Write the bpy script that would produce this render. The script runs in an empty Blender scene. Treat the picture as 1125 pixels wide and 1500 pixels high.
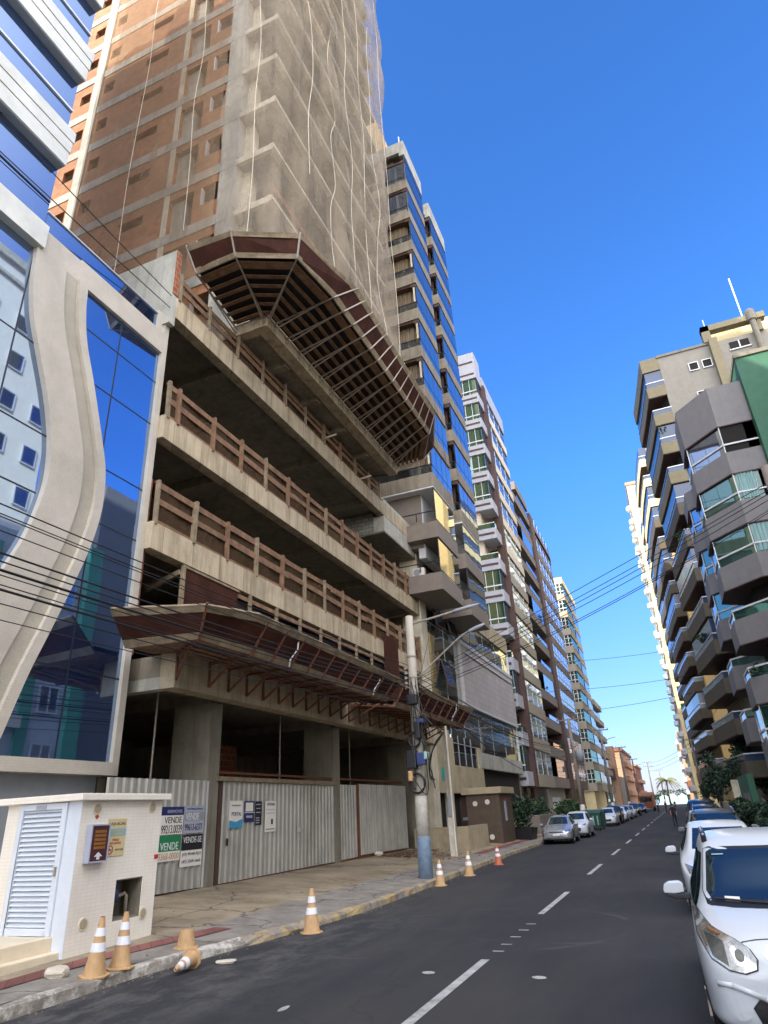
import bpy, bmesh, math, random
from mathutils import Vector, Matrix
from mathutils.bvhtree import BVHTree
random.seed(7)
R = math.radians
scn = bpy.context.scene
COL = scn.collection
ORG = {}          # world origin of every thing and of its parts

# ------------------------------------------------------------------ materials
def hexc(h):
    h = h.lstrip('#')
    v = [int(h[i:i+2], 16)/255 for i in (0, 2, 4)]
    return tuple((x/12.92 if x <= .04045 else ((x+.055)/1.055)**2.4) for x in v)

class NT:
    def __init__(s, name):
        s.m = bpy.data.materials.new(name); s.m.use_nodes = True
        s.t = s.m.node_tree; s.t.nodes.clear()
        s.out = s.n('ShaderNodeOutputMaterial')
    def n(s, typ, **kw):
        nd = s.t.nodes.new(typ)
        for k, v in kw.items(): setattr(nd, k, v)
        return nd
    def l(s, a, b): s.t.links.new(a, b)
    def pos(s, sc=(1, 1, 1)):
        g = s.n('ShaderNodeNewGeometry'); mp = s.n('ShaderNodeMapping')
        mp.inputs['Scale'].default_value = sc
        s.l(g.outputs['Position'], mp.inputs['Vector']); return mp.outputs['Vector']
    def noise(s, scale, detail=5, rough=.6, vec=None, sc=(1, 1, 1)):
        nz = s.n('ShaderNodeTexNoise'); nz.inputs['Scale'].default_value = scale
        nz.inputs['Detail'].default_value = detail; nz.inputs['Roughness'].default_value = rough
        s.l(vec or s.pos(sc), nz.inputs['Vector']); return nz.outputs['Fac']
    def ramp(s, fac, stops):
        r = s.n('ShaderNodeValToRGB'); e = r.color_ramp.elements
        while len(e) < len(stops): e.new(.5)
        for el, (p, c) in zip(e, stops):
            el.position = p; el.color = (c[0], c[1], c[2], 1) if hasattr(c, '__len__') else (c, c, c, 1)
        s.l(fac, r.inputs['Fac']); return r.outputs['Color']
    def mix(s, fac, a, b, mode='MIX'):
        m = s.n('ShaderNodeMix', data_type='RGBA', blend_type=mode)
        for sock, v in ((m.inputs[0], fac), (m.inputs[6], a), (m.inputs[7], b)):
            if hasattr(v, 'links') or isinstance(v, bpy.types.NodeSocket): s.l(v, sock)
            elif hasattr(v, '__len__'): sock.default_value = (v[0], v[1], v[2], 1)
            else: sock.default_value = v
        return m.outputs[2]
    def bsdf(s, col, rough=.6, metal=0., spec=.5, bump=None, bs=.3, bd=.02):
        b = s.n('ShaderNodeBsdfPrincipled')
        for k, v in (('Base Color', col), ('Roughness', rough), ('Metallic', metal), ('Specular IOR Level', spec)):
            if isinstance(v, bpy.types.NodeSocket): s.l(v, b.inputs[k])
            elif hasattr(v, '__len__'): b.inputs[k].default_value = (v[0], v[1], v[2], 1)
            else: b.inputs[k].default_value = v
        if bump is not None:
            bn = s.n('ShaderNodeBump'); bn.inputs['Strength'].default_value = bs; bn.inputs['Distance'].default_value = bd
            s.l(bump, bn.inputs['Height']); s.l(bn.outputs['Normal'], b.inputs['Normal'])
        s.l(b.outputs['BSDF'], s.out.inputs['Surface']); return b

def plain(name, col, rough=.6, metal=0., spec=.5, var=.18, scale=2.5, bump=.15, streak=0.):
    t = NT(name); c = hexc(col) if isinstance(col, str) else col
    f = t.noise(scale, 6, .65)
    k = t.ramp(f, [(.3, tuple(x*(1-var) for x in c)), (.7, tuple(min(1, x*(1+var*.6)) for x in c))])
    if streak:
        s2 = t.noise(1.0, 5, .7, sc=(3.2, 3.2, .22))
        k = t.mix(t.ramp(s2, [(.48, 0), (.72, streak)]), k, tuple(x*.35 for x in c))
    fine = t.noise(scale*14, 4, .6)
    t.bsdf(k, rough, metal, spec, fine, bump, .02); return t.m

def concrete(name, col, dark=.45, amount=.6, board=0., rough=.85):
    t = NT(name); c = hexc(col)
    a = t.ramp(t.noise(.9, 8, .7), [(.32, tuple(x*.7 for x in c)), (.5, c), (.72, tuple(min(1, x*1.18) for x in c))])
    st = t.ramp(t.noise(1., 6, .75, sc=(2.9, 2.9, .25)), [(.47, 0), (.66, amount)])
    k = t.mix(st, a, (c[0]*dark, c[1]*dark*.95, c[2]*dark*.85))
    sp = t.ramp(t.noise(9, 4, .7), [(.62, 0), (.72, .55)])
    k = t.mix(sp, k, (c[0]*.45, c[1]*.4, c[2]*.33))
    h = t.noise(14, 6, .65)
    if board:
        br = t.n('ShaderNodeTexBrick'); br.offset = 0
        br.inputs['Scale'].default_value = 1; br.inputs['Brick Width'].default_value = board
        br.inputs['Row Height'].default_value = 9; br.inputs['Mortar Size'].default_value = .012
        br.inputs['Color1'].default_value = (1, 1, 1, 1); br.inputs['Color2'].default_value = (.86, .86, .86, 1); br.inputs['Mortar'].default_value = (.5, .47, .42, 1)
        sx = t.n('ShaderNodeSeparateXYZ'); cb = t.n('ShaderNodeCombineXYZ'); ad = t.n('ShaderNodeMath')
        t.l(t.pos(), sx.inputs[0]); t.l(sx.outputs[0], ad.inputs[0]); t.l(sx.outputs[1], ad.inputs[1])
        t.l(ad.outputs[0], cb.inputs[0]); t.l(sx.outputs[2], cb.inputs[1]); t.l(cb.outputs[0], br.inputs['Vector'])
        k = t.mix(1., k, br.outputs['Color'], 'MULTIPLY')
    t.bsdf(k, rough, 0, .3, h, .35, .03); return t.m

def bricks(name, c1, c2, mortar, bw, bh, ms, rough=.85, offset=.5, dirt=.4, spec=.3):
    t = NT(name)
    sx = t.n('ShaderNodeSeparateXYZ'); cb = t.n('ShaderNodeCombineXYZ'); ad = t.n('ShaderNodeMath')
    t.l(t.pos(), sx.inputs[0]); t.l(sx.outputs[0], ad.inputs[0]); t.l(sx.outputs[1], ad.inputs[1])
    t.l(ad.outputs[0], cb.inputs[0]); t.l(sx.outputs[2], cb.inputs[1])
    br = t.n('ShaderNodeTexBrick'); br.offset = offset
    br.inputs['Scale'].default_value = 1; br.inputs['Brick Width'].default_value = bw; br.inputs['Row Height'].default_value = bh
    br.inputs['Mortar Size'].default_value = ms; br.inputs['Mortar Smooth'].default_value = .2
    for k, v in (('Color1', c1), ('Color2', c2), ('Mortar', mortar)): br.inputs[k].default_value = (*hexc(v), 1)
    t.l(cb.outputs[0], br.inputs['Vector'])
    n = t.ramp(t.noise(.8, 8, .7), [(.35, 1-dirt), (.65, 1.0)])
    k = t.mix(1., br.outputs['Color'], n, 'MULTIPLY')
    t.bsdf(k, rough, 0, spec, br.outputs['Fac'], .25, -.01); return t.m

def glass(name, col, refl, rough=.02, wob=.06):
    """coated facade glass: tinted mirror coat over a dark room"""
    t = NT(name); c = hexc(col) if isinstance(col, str) else col
    b = t.n('ShaderNodeBsdfPrincipled'); b.inputs['Base Color'].default_value = (*c, 1); b.inputs['Roughness'].default_value = .35
    g = t.n('ShaderNodeBsdfGlossy'); g.inputs['Roughness'].default_value = rough; g.inputs['Color'].default_value = (*refl, 1)
    f = t.n('ShaderNodeFresnel'); f.inputs['IOR'].default_value = 1.9
    mr = t.n('ShaderNodeMapRange'); mr.inputs['From Min'].default_value = .05; mr.inputs['From Max'].default_value = .7
    mr.inputs['To Min'].default_value = .62; mr.inputs['To Max'].default_value = .97
    bn = t.n('ShaderNodeBump'); bn.inputs['Strength'].default_value = wob; bn.inputs['Distance'].default_value = .05
    t.l(t.noise(.55, 2, .4), bn.inputs['Height']); t.l(bn.outputs['Normal'], g.inputs['Normal'])
    t.l(f.outputs[0], mr.inputs['Value'])
    m = t.n('ShaderNodeMixShader'); t.l(mr.outputs['Result'], m.inputs[0]); t.l(b.outputs[0], m.inputs[1]); t.l(g.outputs[0], m.inputs[2])
    t.l(m.outputs[0], t.out.inputs['Surface']); return t.m

def netmat(name, col, alpha, thr=.5):
    t = NT(name); c = hexc(col)
    d = t.n('ShaderNodeBsdfDiffuse'); tl = t.n('ShaderNodeBsdfTranslucent'); tr = t.n('ShaderNodeBsdfTransparent')
    for x in (d, tl): x.inputs['Color'].default_value = (*c, 1)
    a = t.n('ShaderNodeMixShader'); a.inputs[0].default_value = .4; t.l(d.outputs[0], a.inputs[1]); t.l(tl.outputs[0], a.inputs[2])
    f1 = t.noise(.8, 7, .72, sc=(1.6, 1.6, .22)); f2 = t.noise(.5, 4, .6, sc=(1, 1, .8)); md = t.n('ShaderNodeMath', operation='ADD'); t.l(f1, md.inputs[0]); t.l(f2, md.inputs[1]); hf = t.n('ShaderNodeMath', operation='MULTIPLY'); t.l(md.outputs[0], hf.inputs[0]); hf.inputs[1].default_value = .5
    f = t.ramp(hf.outputs[0], [(.36, alpha*.6), (.64, min(1, alpha*1.45))])
    m = t.n('ShaderNodeMixShader'); t.l(f, m.inputs[0]); t.l(tr.outputs[0], m.inputs[1]); t.l(a.outputs[0], m.inputs[2])
    t.l(m.outputs[0], t.out.inputs['Surface']); return t.m

M = {}
M['conc'] = concrete('raw_concrete', '#b0a289', amount=.75, board=1.22)
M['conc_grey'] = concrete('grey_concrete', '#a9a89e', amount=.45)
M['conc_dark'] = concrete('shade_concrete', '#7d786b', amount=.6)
M['conc_pale'] = concrete('pale_render', '#c9c1ac', amount=.35)
M['render_tan'] = concrete('tan_render', '#a89c82', amount=.3)
M['brick'] = bricks('hollow_brick', '#ad7a54', '#9d6845', '#92795f', .3, .2, .012, dirt=.3)
M['brickedge'] = bricks('red_brick', '#9a5534', '#8a4628', '#8f7f6d', .3, .2, .02, dirt=.4)
M['block'] = bricks('grey_block', '#9b9a90', '#83837b', '#6c6b64', .4, .2, .02, dirt=.4)
M['wood'] = plain('formwork_wood', '#7d6049', .9, var=.5, scale=3.5, streak=.5)
M['woodgrey'] = plain('weathered_wood', '#85765f', .9, var=.45, scale=3, streak=.4)
M['plyred'] = plain('red_plywood', '#42251b', .75, spec=.15, var=.4, scale=1.8, streak=.4)
M['deck'] = plain('dark_deck_plank', '#7d5e45', .85, var=.45, scale=3, streak=.5)
M['plydark'] = plain('dark_plywood', '#120d0c', .7, var=.3, scale=2)
M['rust'] = plain('rusty_steel', '#6b3f2b', .75, var=.4, scale=6)
M['steel'] = plain('galvanised_steel', '#9b9286', .55, metal=.2, var=.25, scale=6)
M['screen'] = netmat('brown_shade_mesh', '#63503f', .8)
M['net'] = netmat('dust_net', '#b5a896', .43)
M['netthin'] = netmat('thin_dust_net', '#a8937a', .44)
M['rope'] = plain('pale_rope', '#c9c1ae', .8)
M['blueglass'] = glass('blue_mirror_glass', (.005, .02, .08), (.40, .54, .76), wob=.05)
M['blueglass2'] = glass('tower_blue_glass', (.02, .035, .06), (.52, .59, .70))
M['skyglass'] = glass('clear_window_glass', (.04, .05, .05), (.58, .63, .64))
M['greenglass'] = glass('green_window_glass', (.02, .09, .07), (.28, .42, .36))
M['shadegreen'] = glass('dim_green_glass', (.03, .11, .085), (.14, .22, .2))
M['darkglass'] = glass('dark_window_glass', (.02, .022, .024), (.55, .6, .62))
M['greyglass'] = glass('grey_curtain_glass', (.05, .06, .06), (.66, .7, .68), wob=.15)
M['mull'] = plain('dark_mullion', '#141a2a', .5)
M['alu'] = plain('white_aluminium', '#c9ccd0', .4, metal=.3, var=.08)
M['metalpanel'] = plain('brushed_panel', '#d0d0c4', .3, metal=.35, var=.2, scale=1.2, bump=.05)
M['tile'] = bricks('cream_facade_tile', '#bfb8ab', '#bab3a6', '#b3ac9f', .05, .05, .004, .55, 0, .22, .4)
M['groove'] = bricks('grey_facade_tile', '#a9a394', '#a39d8e', '#9b9587', .05, .05, .004, .55, 0, .2, .4)  # facade tile darkened to paint in the groove's shading
M['boothtile'] = bricks('white_booth_tile', '#ece6da', '#e9e3d6', '#e1dacc', .1, .05, .004, .5, 0, .13, .4)
M['cream'] = plain('cream_paint', '#d8cbb2', .7, var=.12, streak=.12)
M['white'] = plain('white_paint', '#d5d6d6', .55, var=.08, streak=.1)
M['louvre'] = plain('pale_blue_louvre', '#cdd5de', .4, var=.06)
M['greypaint'] = plain('grey_paint', '#8e9399', .6, var=.12, streak=.1)
M['mauve'] = plain('mauve_grey_render', '#7e7b7a', .75, var=.1, streak=.1)
M['oliveshade'] = plain('dark_olive_render', '#5a5244', .8, var=.16, streak=.15)  # olive darkened to paint shade into the lower balconies
M['concshade'] = concrete('ceiling_concrete', '#857d6e', amount=.6)  # concrete darkened to carry the shade of the open decks and parapets
M['tileblock'] = bricks('grey_panel_tile', '#b3adab', '#aca6a4', '#9a9592', .6, .4, .02, .4, 0, .2)
M['shadeglass'] = glass('dim_window_glass', (.012, .02, .03), (.16, .22, .32))
M['vent'] = plain('vent_mesh', '#a79f83', .6)
M['green'] = plain('green_paint', '#38684f', .7, var=.12, streak=.1)
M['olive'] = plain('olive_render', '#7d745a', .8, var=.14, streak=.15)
M['ochre'] = plain('ochre_render', '#d2b377', .8, var=.14, streak=.12)
M['yellow'] = plain('pale_yellow_render', '#e0cf9c', .8, var=.1, streak=.08)
M['orange'] = plain('orange_render', '#a98466', .8, var=.14)
M['lilac'] = plain('pale_grey_band', '#a8aab0', .6, var=.1, streak=.12)
M['walldim'] = plain('grey_beige_render', '#858075', .8, var=.12, streak=.15)
M['beige'] = plain('beige_render', '#a39a88', .8, var=.12, streak=.12)
M['taupe'] = plain('taupe_render', '#7d736a', .8, var=.12, streak=.12)
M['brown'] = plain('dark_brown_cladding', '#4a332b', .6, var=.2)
M['brownbox'] = plain('brown_stone', '#584a3d', .55, var=.25, scale=4)
M['slat'] = plain('brown_curtain', '#7f7058', .7, var=.35, scale=1.2)
M['black'] = plain('black_plastic', '#15161a', .5, var=.2)
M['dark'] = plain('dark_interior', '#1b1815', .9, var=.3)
M['rubber'] = plain('tyre_rubber', '#17181a', .8)
M['cone'] = plain('faded_orange_plastic', '#bf9c70', .6, var=.2, scale=6, streak=.2)
M['cone2'] = plain('orange_plastic', '#b8694a', .5, var=.15)
M['reflect'] = plain('white_reflective_band', '#dfe0e8', .35, var=.1, scale=8)
M['stone'] = plain('pale_stone', '#c7bfae', .8, var=.25, scale=7, bump=.4)
M['pole'] = concrete('pole_concrete', '#a29c90', amount=.5)
M['polewhite'] = plain('worn_white_paint', '#c9c4ba', .7, var=.25, scale=5)
M['poleblue'] = plain('worn_blue_paint', '#7d93ab', .7, var=.3, scale=5)
M['wire'] = plain('cable_black', '#17171a', .6)
M['zinc'] = plain('corrugated_zinc', '#a9a79f', .45, metal=.2, var=.25, scale=1.1, streak=.55, bump=.05)
M['red'] = plain('red_paint', '#b5301f', .5)
M['maroon'] = plain('maroon_box', '#4a2630', .4)
M['amber'] = plain('amber_label', '#8f5e22', .5)
M['navy'] = plain('navy_print', '#1f2a5c', .5, var=.05)
M['signwhite'] = plain('sign_white', '#dcd8d0', .5, var=.05)
M['signcream'] = plain('sign_cream', '#cdbd90', .5, var=.05)
M['signgrey'] = plain('sign_grey', '#9fa3b4', .5, var=.05)
M['signgreen'] = plain('sign_green', '#1f7a4d', .5, var=.05)
M['signblue'] = plain('sign_blue', '#3d8fb5', .5, var=.05)
M['ink'] = plain('black_print', '#1b1b1e', .5, var=.05)
M['palegreen'] = plain('sign_teal', '#8fb0ae', .5, var=.05)
M['leaf'] = plain('green_leaf', (.035, .085, .025), .6, var=.5, scale=2.2)
M['leafdark'] = plain('dark_leaf', (.02, .05, .022), .6, var=.5, scale=2.2)
M['palm'] = plain('palm_frond', (.20, .20, .06), .5, var=.4)
M['bark'] = plain('bark', '#6a5a48', .9, var=.3)
M['skin'] = plain('skin', '#9a6b50', .6)
M['cloth1'] = plain('dark_cloth', '#22242c', .9)
M['cloth2'] = plain('red_cloth', '#7a2f33', .9)
M['carwhite'] = plain('white_car_paint', '#c3c9cf', .16, var=.02, bump=0)
M['carsilver'] = plain('silver_car_paint', '#a9adb2', .22, metal=.6, var=.03, bump=0)
M['cargrey'] = plain('grey_car_paint', '#55585a', .22, metal=.5, var=.03, bump=0)
M['carblack'] = plain('black_car_paint', '#1a1c21', .15, metal=.3, var=.03, bump=0)
M['carred'] = plain('rusty_truck_paint', '#7a3f28', .5, var=.2)
M['carglass'] = glass('car_glass', (.006, .02, .03), (.11, .17, .19), wob=0)
M['smoked'] = plain('smoked_blue_panel', '#2c3d58', .15, spec=.6, var=.3, scale=.8, bump=0)  # plain blue painted in place of sky reflections on balcony glass
M['smokedgreen'] = plain('curtained_green_pane', '#46705f', .15, spec=.6, var=.35, scale=1.5, bump=0)
M['paleside'] = plain('pale_blue_grey_paint', '#c9ced6', .7, var=.1, streak=.1)
M['pilaster'] = plain('bright_green_paint', '#58a88a', .7, var=.1)
M['creamwhite'] = plain('bright_cream_paint', '#f0e8d8', .7, var=.06, streak=.08)
M['chrome'] = plain('chrome_trim', '#c4c8cc', .12, metal=1., var=.03, bump=0)
M['lamp'] = glass('headlamp_lens', (.24, .25, .24), (.6, .6, .58), .12)
M['lampdark'] = plain('lamp_housing', '#5a5b55', .25, metal=.5, var=.4, scale=14)
M['amberlens'] = plain('amber_lens', '#8f5f33', .3)
M['dumpster'] = plain('green_dumpster', '#1f4a3c', .5, var=.15)
M['blue'] = plain('blue_plastic', '#2a3c6c', .5)
M['teal'] = plain('teal_sticker', '#2f9a9c', .5)

def asphalt():
    t = NT('asphalt')
    a = t.ramp(t.noise(.35, 8, .7), [(.3, (.019, .020, .024)), (.55, (.029, .030, .034)), (.75, (.043, .0425, .044))])
    w = t.ramp(t.noise(.55, 6, .75, sc=(2.2, .16, 1)), [(.46, 0), (.62, .8)])
    a = t.mix(w, a, (.022, .023, .028))
    # pale dust swept against the left kerb
    sx = t.n('ShaderNodeSeparateXYZ'); t.l(t.pos(), sx.inputs[0])
    mr = t.n('ShaderNodeMapRange'); mr.inputs['From Min'].default_value = -4.2; mr.inputs['From Max'].default_value = -6.6
    t.l(sx.outputs[0], mr.inputs['Value'])
    mr2 = t.n('ShaderNodeMapRange'); mr2.inputs['From Min'].default_value = 20; mr2.inputs['From Max'].default_value = 12
    t.l(sx.outputs[1], mr2.inputs['Value'])
    m1 = t.n('ShaderNodeMath', operation='MULTIPLY'); t.l(mr.outputs[0], m1.inputs[0]); t.l(mr2.outputs[0], m1.inputs[1])
    d = t.ramp(t.noise(1.6, 9, .75, sc=(1, .5, 1)), [(.46, 0), (.7, .8)])
    m2 = t.n('ShaderNodeMath', operation='MULTIPLY'); t.l(m1.outputs[0], m2.inputs[0]); t.l(d, m2.inputs[1])
    a = t.mix(m2.outputs[0], a, (.2, .195, .18))
    for (cx, cy, rr_) in ((-3.2, 12.5, 2.1), (-4.6, 11.0, 1.25), (-2.2, 14.5, 3.4)):
        dv = t.n('ShaderNodeVectorMath', operation='DISTANCE'); t.l(t.pos(), dv.inputs[0]); dv.inputs[1].default_value = (cx, cy, 0)
        df = t.n('ShaderNodeMath', operation='SUBTRACT'); t.l(dv.outputs['Value'], df.inputs[0]); df.inputs[1].default_value = rr_
        ab = t.n('ShaderNodeMath', operation='ABSOLUTE'); t.l(df.outputs[0], ab.inputs[0])
        rg = t.ramp(ab.outputs[0], [(.0, .55), (.09, 0)]); ms = t.ramp(t.noise(.9, 4, .6), [(.5, 0), (.62, 1)]); mm_ = t.mix(1., rg, ms, 'MULTIPLY')
        a = t.mix(mm_, a, (.085, .083, .08))
    pt = t.n('ShaderNodeTexVoronoi'); pt.inputs['Scale'].default_value = 1.4; t.l(t.pos((1, .5, 1)), pt.inputs['Vector'])
    a = t.mix(t.ramp(pt.outputs['Distance'], [(.03, .6), (.06, 0)]), a, (.015, .015, .018))
    sm = t.ramp(t.noise(.3, 6, .65, sc=(1.5, .35, 1)), [(.45, 0), (.6, .6)]); a = t.mix(sm, a, (.05, .0475, .045))
    cv = t.n('ShaderNodeTexVoronoi', feature='DISTANCE_TO_EDGE'); cv.inputs['Scale'].default_value = .22; dv = t.n('ShaderNodeVectorMath', operation='ADD'); nz = t.n('ShaderNodeTexNoise'); nz.inputs['Scale'].default_value = 1.1; nz.inputs['Detail'].default_value = 7; t.l(t.pos(), nz.inputs['Vector']); t.l(t.pos(), dv.inputs[0]); t.l(nz.outputs['Color'], dv.inputs[1]); t.l(dv.outputs[0], cv.inputs['Vector'])
    a = t.mix(t.ramp(cv.outputs['Distance'], [(.0015, .4), (.005, 0)]), a, (.012, .012, .014))
    g = t.noise(90, 3, .7)
    a = t.mix(t.ramp(g, [(.4, 0), (.75, .5)]), a, (.075, .075, .077))
    t.bsdf(a, .88, 0, .22, g, .5, .008); return t.m
M['asphalt'] = asphalt()

def pavement():
    t = NT('driveway_concrete')
    c = t.ramp(t.noise(.55, 9, .72), [(.3, (.15, .118, .077)), (.5, (.29, .237, .165)), (.7, (.39, .33, .24))])
    st = t.ramp(t.noise(1.3, 9, .75, sc=(.6, 1.2, 1)), [(.5, 0), (.68, .65)])
    c = t.mix(st, c, (.12, .105, .082))
    sx = t.n('ShaderNodeSeparateXYZ'); t.l(t.pos(), sx.inputs[0])
    # grey public footway strip next to the kerb with a wandering edge
    wob = t.n('ShaderNodeMath', operation='MULTIPLY_ADD'); t.l(t.noise(.8, 3, .6), wob.inputs[0]); wob.inputs[1].default_value = .7; t.l(sx.outputs[0], wob.inputs[2])
    mr = t.n('ShaderNodeMapRange'); mr.inputs['From Min'].default_value = -7.75; mr.inputs['From Max'].default_value = -7.6
    t.l(wob.outputs[0], mr.inputs['Value'])
    gcol = t.ramp(t.noise(2.2, 8, .7), [(.3, (.15, .135, .115)), (.7, (.29, .268, .235))])
    c = t.mix(mr.outputs[0], c, gcol)
    cr = t.n('ShaderNodeTexVoronoi', feature='DISTANCE_TO_EDGE'); cr.inputs['Scale'].default_value = .33
    dv = t.n('ShaderNodeVectorMath', operation='ADD'); t.l(t.pos(), dv.inputs[0])
    nz = t.n('ShaderNodeTexNoise'); nz.inputs['Scale'].default_value = 1.4; nz.inputs['Detail'].default_value = 6; t.l(t.pos(), nz.inputs['Vector'])
    t.l(nz.outputs['Color'], dv.inputs[1]); t.l(dv.outputs[0], cr.inputs['Vector'])
    c = t.mix(t.ramp(cr.outputs['Distance'], [(.004, .7), (.012, 0)]), c, (.06, .052, .042))
    g = t.noise(30, 6, .7)
    t.bsdf(c, .9, 0, .25, g, .5, .015); return t.m
M['pavement'] = pavement()
M['tactile'] = bricks('red_tactile_paving', '#8a5a52', '#7c4f49', '#6b4a44', .25, .25, .012, .85, 0, .35)

def kerbmat():
    t = NT('worn_kerb_paint')
    base = t.ramp(t.noise(3, 8, .7), [(.3, (.13, .115, .095)), (.7, (.33, .3, .26))])
    sx = t.n('ShaderNodeSeparateXYZ'); t.l(t.pos(), sx.inputs[0])
    gt = t.n('ShaderNodeMath', operation='GREATER_THAN'); gt.inputs[1].default_value = 10.4; t.l(sx.outputs[1], gt.inputs[0])
    pc = t.mix(gt.outputs[0], (.58, .56, .5), (.46, .33, .13))
    f = t.ramp(t.noise(2.4, 9, .78), [(.49, 0), (.58, .85)])
    c = t.mix(f, base, pc)
    t.bsdf(c, .85, 0, .3, t.noise(20, 6, .7), .6, .02); return t.m
M['kerb'] = kerbmat()
def paintmat():
    t = NT('worn_road_paint')
    c = t.ramp(t.noise(4, 9, .75), [(.35, (.2, .2, .2)), (.6, (.46, .46, .45))])
    t.bsdf(c, .7, 0, .3, t.noise(60, 3, .7), .3, .005); return t.m
M['roadpaint'] = paintmat()
M['soil'] = plain('bare_ground', '#7d7363', .95, var=.3, scale=.6)
M['sea'] = plain('sea_water', '#3f93ad', .15, var=.1, scale=.05)
M['sand'] = plain('beach_sand', '#cfc2a0', .95, var=.1)

# ------------------------------------------------------------------ mesh helper
class MB:
    def __init__(s): s.v = []; s.f = []
    def add(s, vs, fs):
        o = len(s.v); s.v += [tuple(v) for v in vs]; s.f += [tuple(i+o for i in f) for f in fs]; return s
    def box(s, x0, x1, y0, y1, z0, z1):
        x0, x1 = min(x0, x1), max(x0, x1); y0, y1 = min(y0, y1), max(y0, y1); z0, z1 = min(z0, z1), max(z0, z1)
        return s.add([(x0,y0,z0),(x1,y0,z0),(x1,y1,z0),(x0,y1,z0),(x0,y0,z1),(x1,y0,z1),(x1,y1,z1),(x0,y1,z1)],
                     [(0,3,2,1),(4,5,6,7),(0,1,5,4),(1,2,6,5),(2,3,7,6),(3,0,4,7)])
    def ext(s, poly, vec):
        """closed prism: polygon of 3-D points pushed along vec"""
        n = len(poly); p = [Vector(q) for q in poly]; d = Vector(vec)
        nrm = Vector((0, 0, 0))
        for i in range(n): nrm += p[i].cross(p[(i+1) % n])
        if nrm.dot(d) > 0: p = p[::-1]
        vs = p+[q+d for q in p]
        fs = [tuple(range(n)), tuple(range(2*n-1, n-1, -1))]+[(i, i+n, (i+1) % n+n, (i+1) % n)[::1] for i in range(n)]
        return s.add(vs, fs)
    def plan(s, poly, z0, z1): return s.ext([(x, y, z0) for x, y in poly], (0, 0, z1-z0))
    def bar(s, a, b, w, h=None):
        a = Vector(a); b = Vector(b); h = h or w; d = (b-a)
        if d.length < 1e-6: return s
        d.normalize(); up = Vector((0, 0, 1)) if abs(d.z) < .95 else Vector((1, 0, 0))
        u = d.cross(up).normalized()*w/2; v = u.cross(d).normalized()*h/2
        return s.add([a-u-v, a+u-v, a+u+v, a-u+v, b-u-v, b+u-v, b+u+v, b-u+v],
                     [(0,3,2,1),(4,5,6,7),(0,1,5,4),(1,2,6,5),(2,3,7,6),(3,0,4,7)])
    def tube(s, pts, r, n=6):
        pts = [Vector(p) for p in pts]; o = len(s.v); k = len(pts)
        for i, p in enumerate(pts):
            d = (pts[min(i+1, k-1)]-pts[max(i-1, 0)]).normalized()
            up = Vector((0, 0, 1)) if abs(d.z) < .9 else Vector((1, 0, 0))
            u = d.cross(up).normalized(); v = u.cross(d)
            rr = r[i] if hasattr(r, '__len__') else r
            for j in range(n):
                a = 2*math.pi*j/n; s.v.append(tuple(p+(u*math.cos(a)+v*math.sin(a))*rr))
        for i in range(k-1):
            for j in range(n):
                s.f.append((o+i*n+j, o+i*n+(j+1) % n, o+(i+1)*n+(j+1) % n, o+(i+1)*n+j))
        s.f.append(tuple(o+j for j in range(n))[::-1]); s.f.append(tuple(o+(k-1)*n+j for j in range(n)))
        return s
    def lathe(s, c, prof, n=24, axis='z'):
        o = len(s.v)
        for r, h in prof:
            for j in range(n):
                a = 2*math.pi*j/n; p = (r*math.cos(a), r*math.sin(a), h)
                if axis == 'x': p = (h, p[0], p[1])
                if axis == 'y': p = (p[0], -h, p[1])
                s.v.append((c[0]+p[0], c[1]+p[1], c[2]+p[2]))
        k = len(prof)
        for i in range(k-1):
            for j in range(n): s.f.append((o+i*n+j, o+i*n+(j+1) % n, o+(i+1)*n+(j+1) % n, o+(i+1)*n+j))
        s.f.append(tuple(o+j for j in range(n))[::-1]); s.f.append(tuple(o+(k-1)*n+j for j in range(n)))
        return s
    def build(s, name, mat, parent=None, smooth=False, bevel=0):
        me = bpy.data.meshes.new(name)
        o0 = ORG.get(parent.name, Vector((0, 0, 0))) if parent else Vector((0, 0, 0))
        me.from_pydata([(v[0]-o0.x, v[1]-o0.y, v[2]-o0.z) for v in s.v], [], s.f)
        bm = bmesh.new(); bm.from_mesh(me); bmesh.ops.recalc_face_normals(bm, faces=bm.faces)
        if bevel:
            bmesh.ops.remove_doubles(bm, verts=bm.verts, dist=1e-5)
            bmesh.ops.bevel(bm, geom=[e for e in bm.edges], offset=bevel, segments=2, affect='EDGES', profile=.6)
        bm.to_mesh(me); bm.free()
        me.materials.append(mat if not isinstance(mat, str) else M[mat])
        if smooth:
            for p in me.polygons: p.use_smooth = True
        o = bpy.data.objects.new(name, me); COL.objects.link(o)
        if parent: o.parent = parent; ORG[o.name] = o0
        return o

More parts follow.
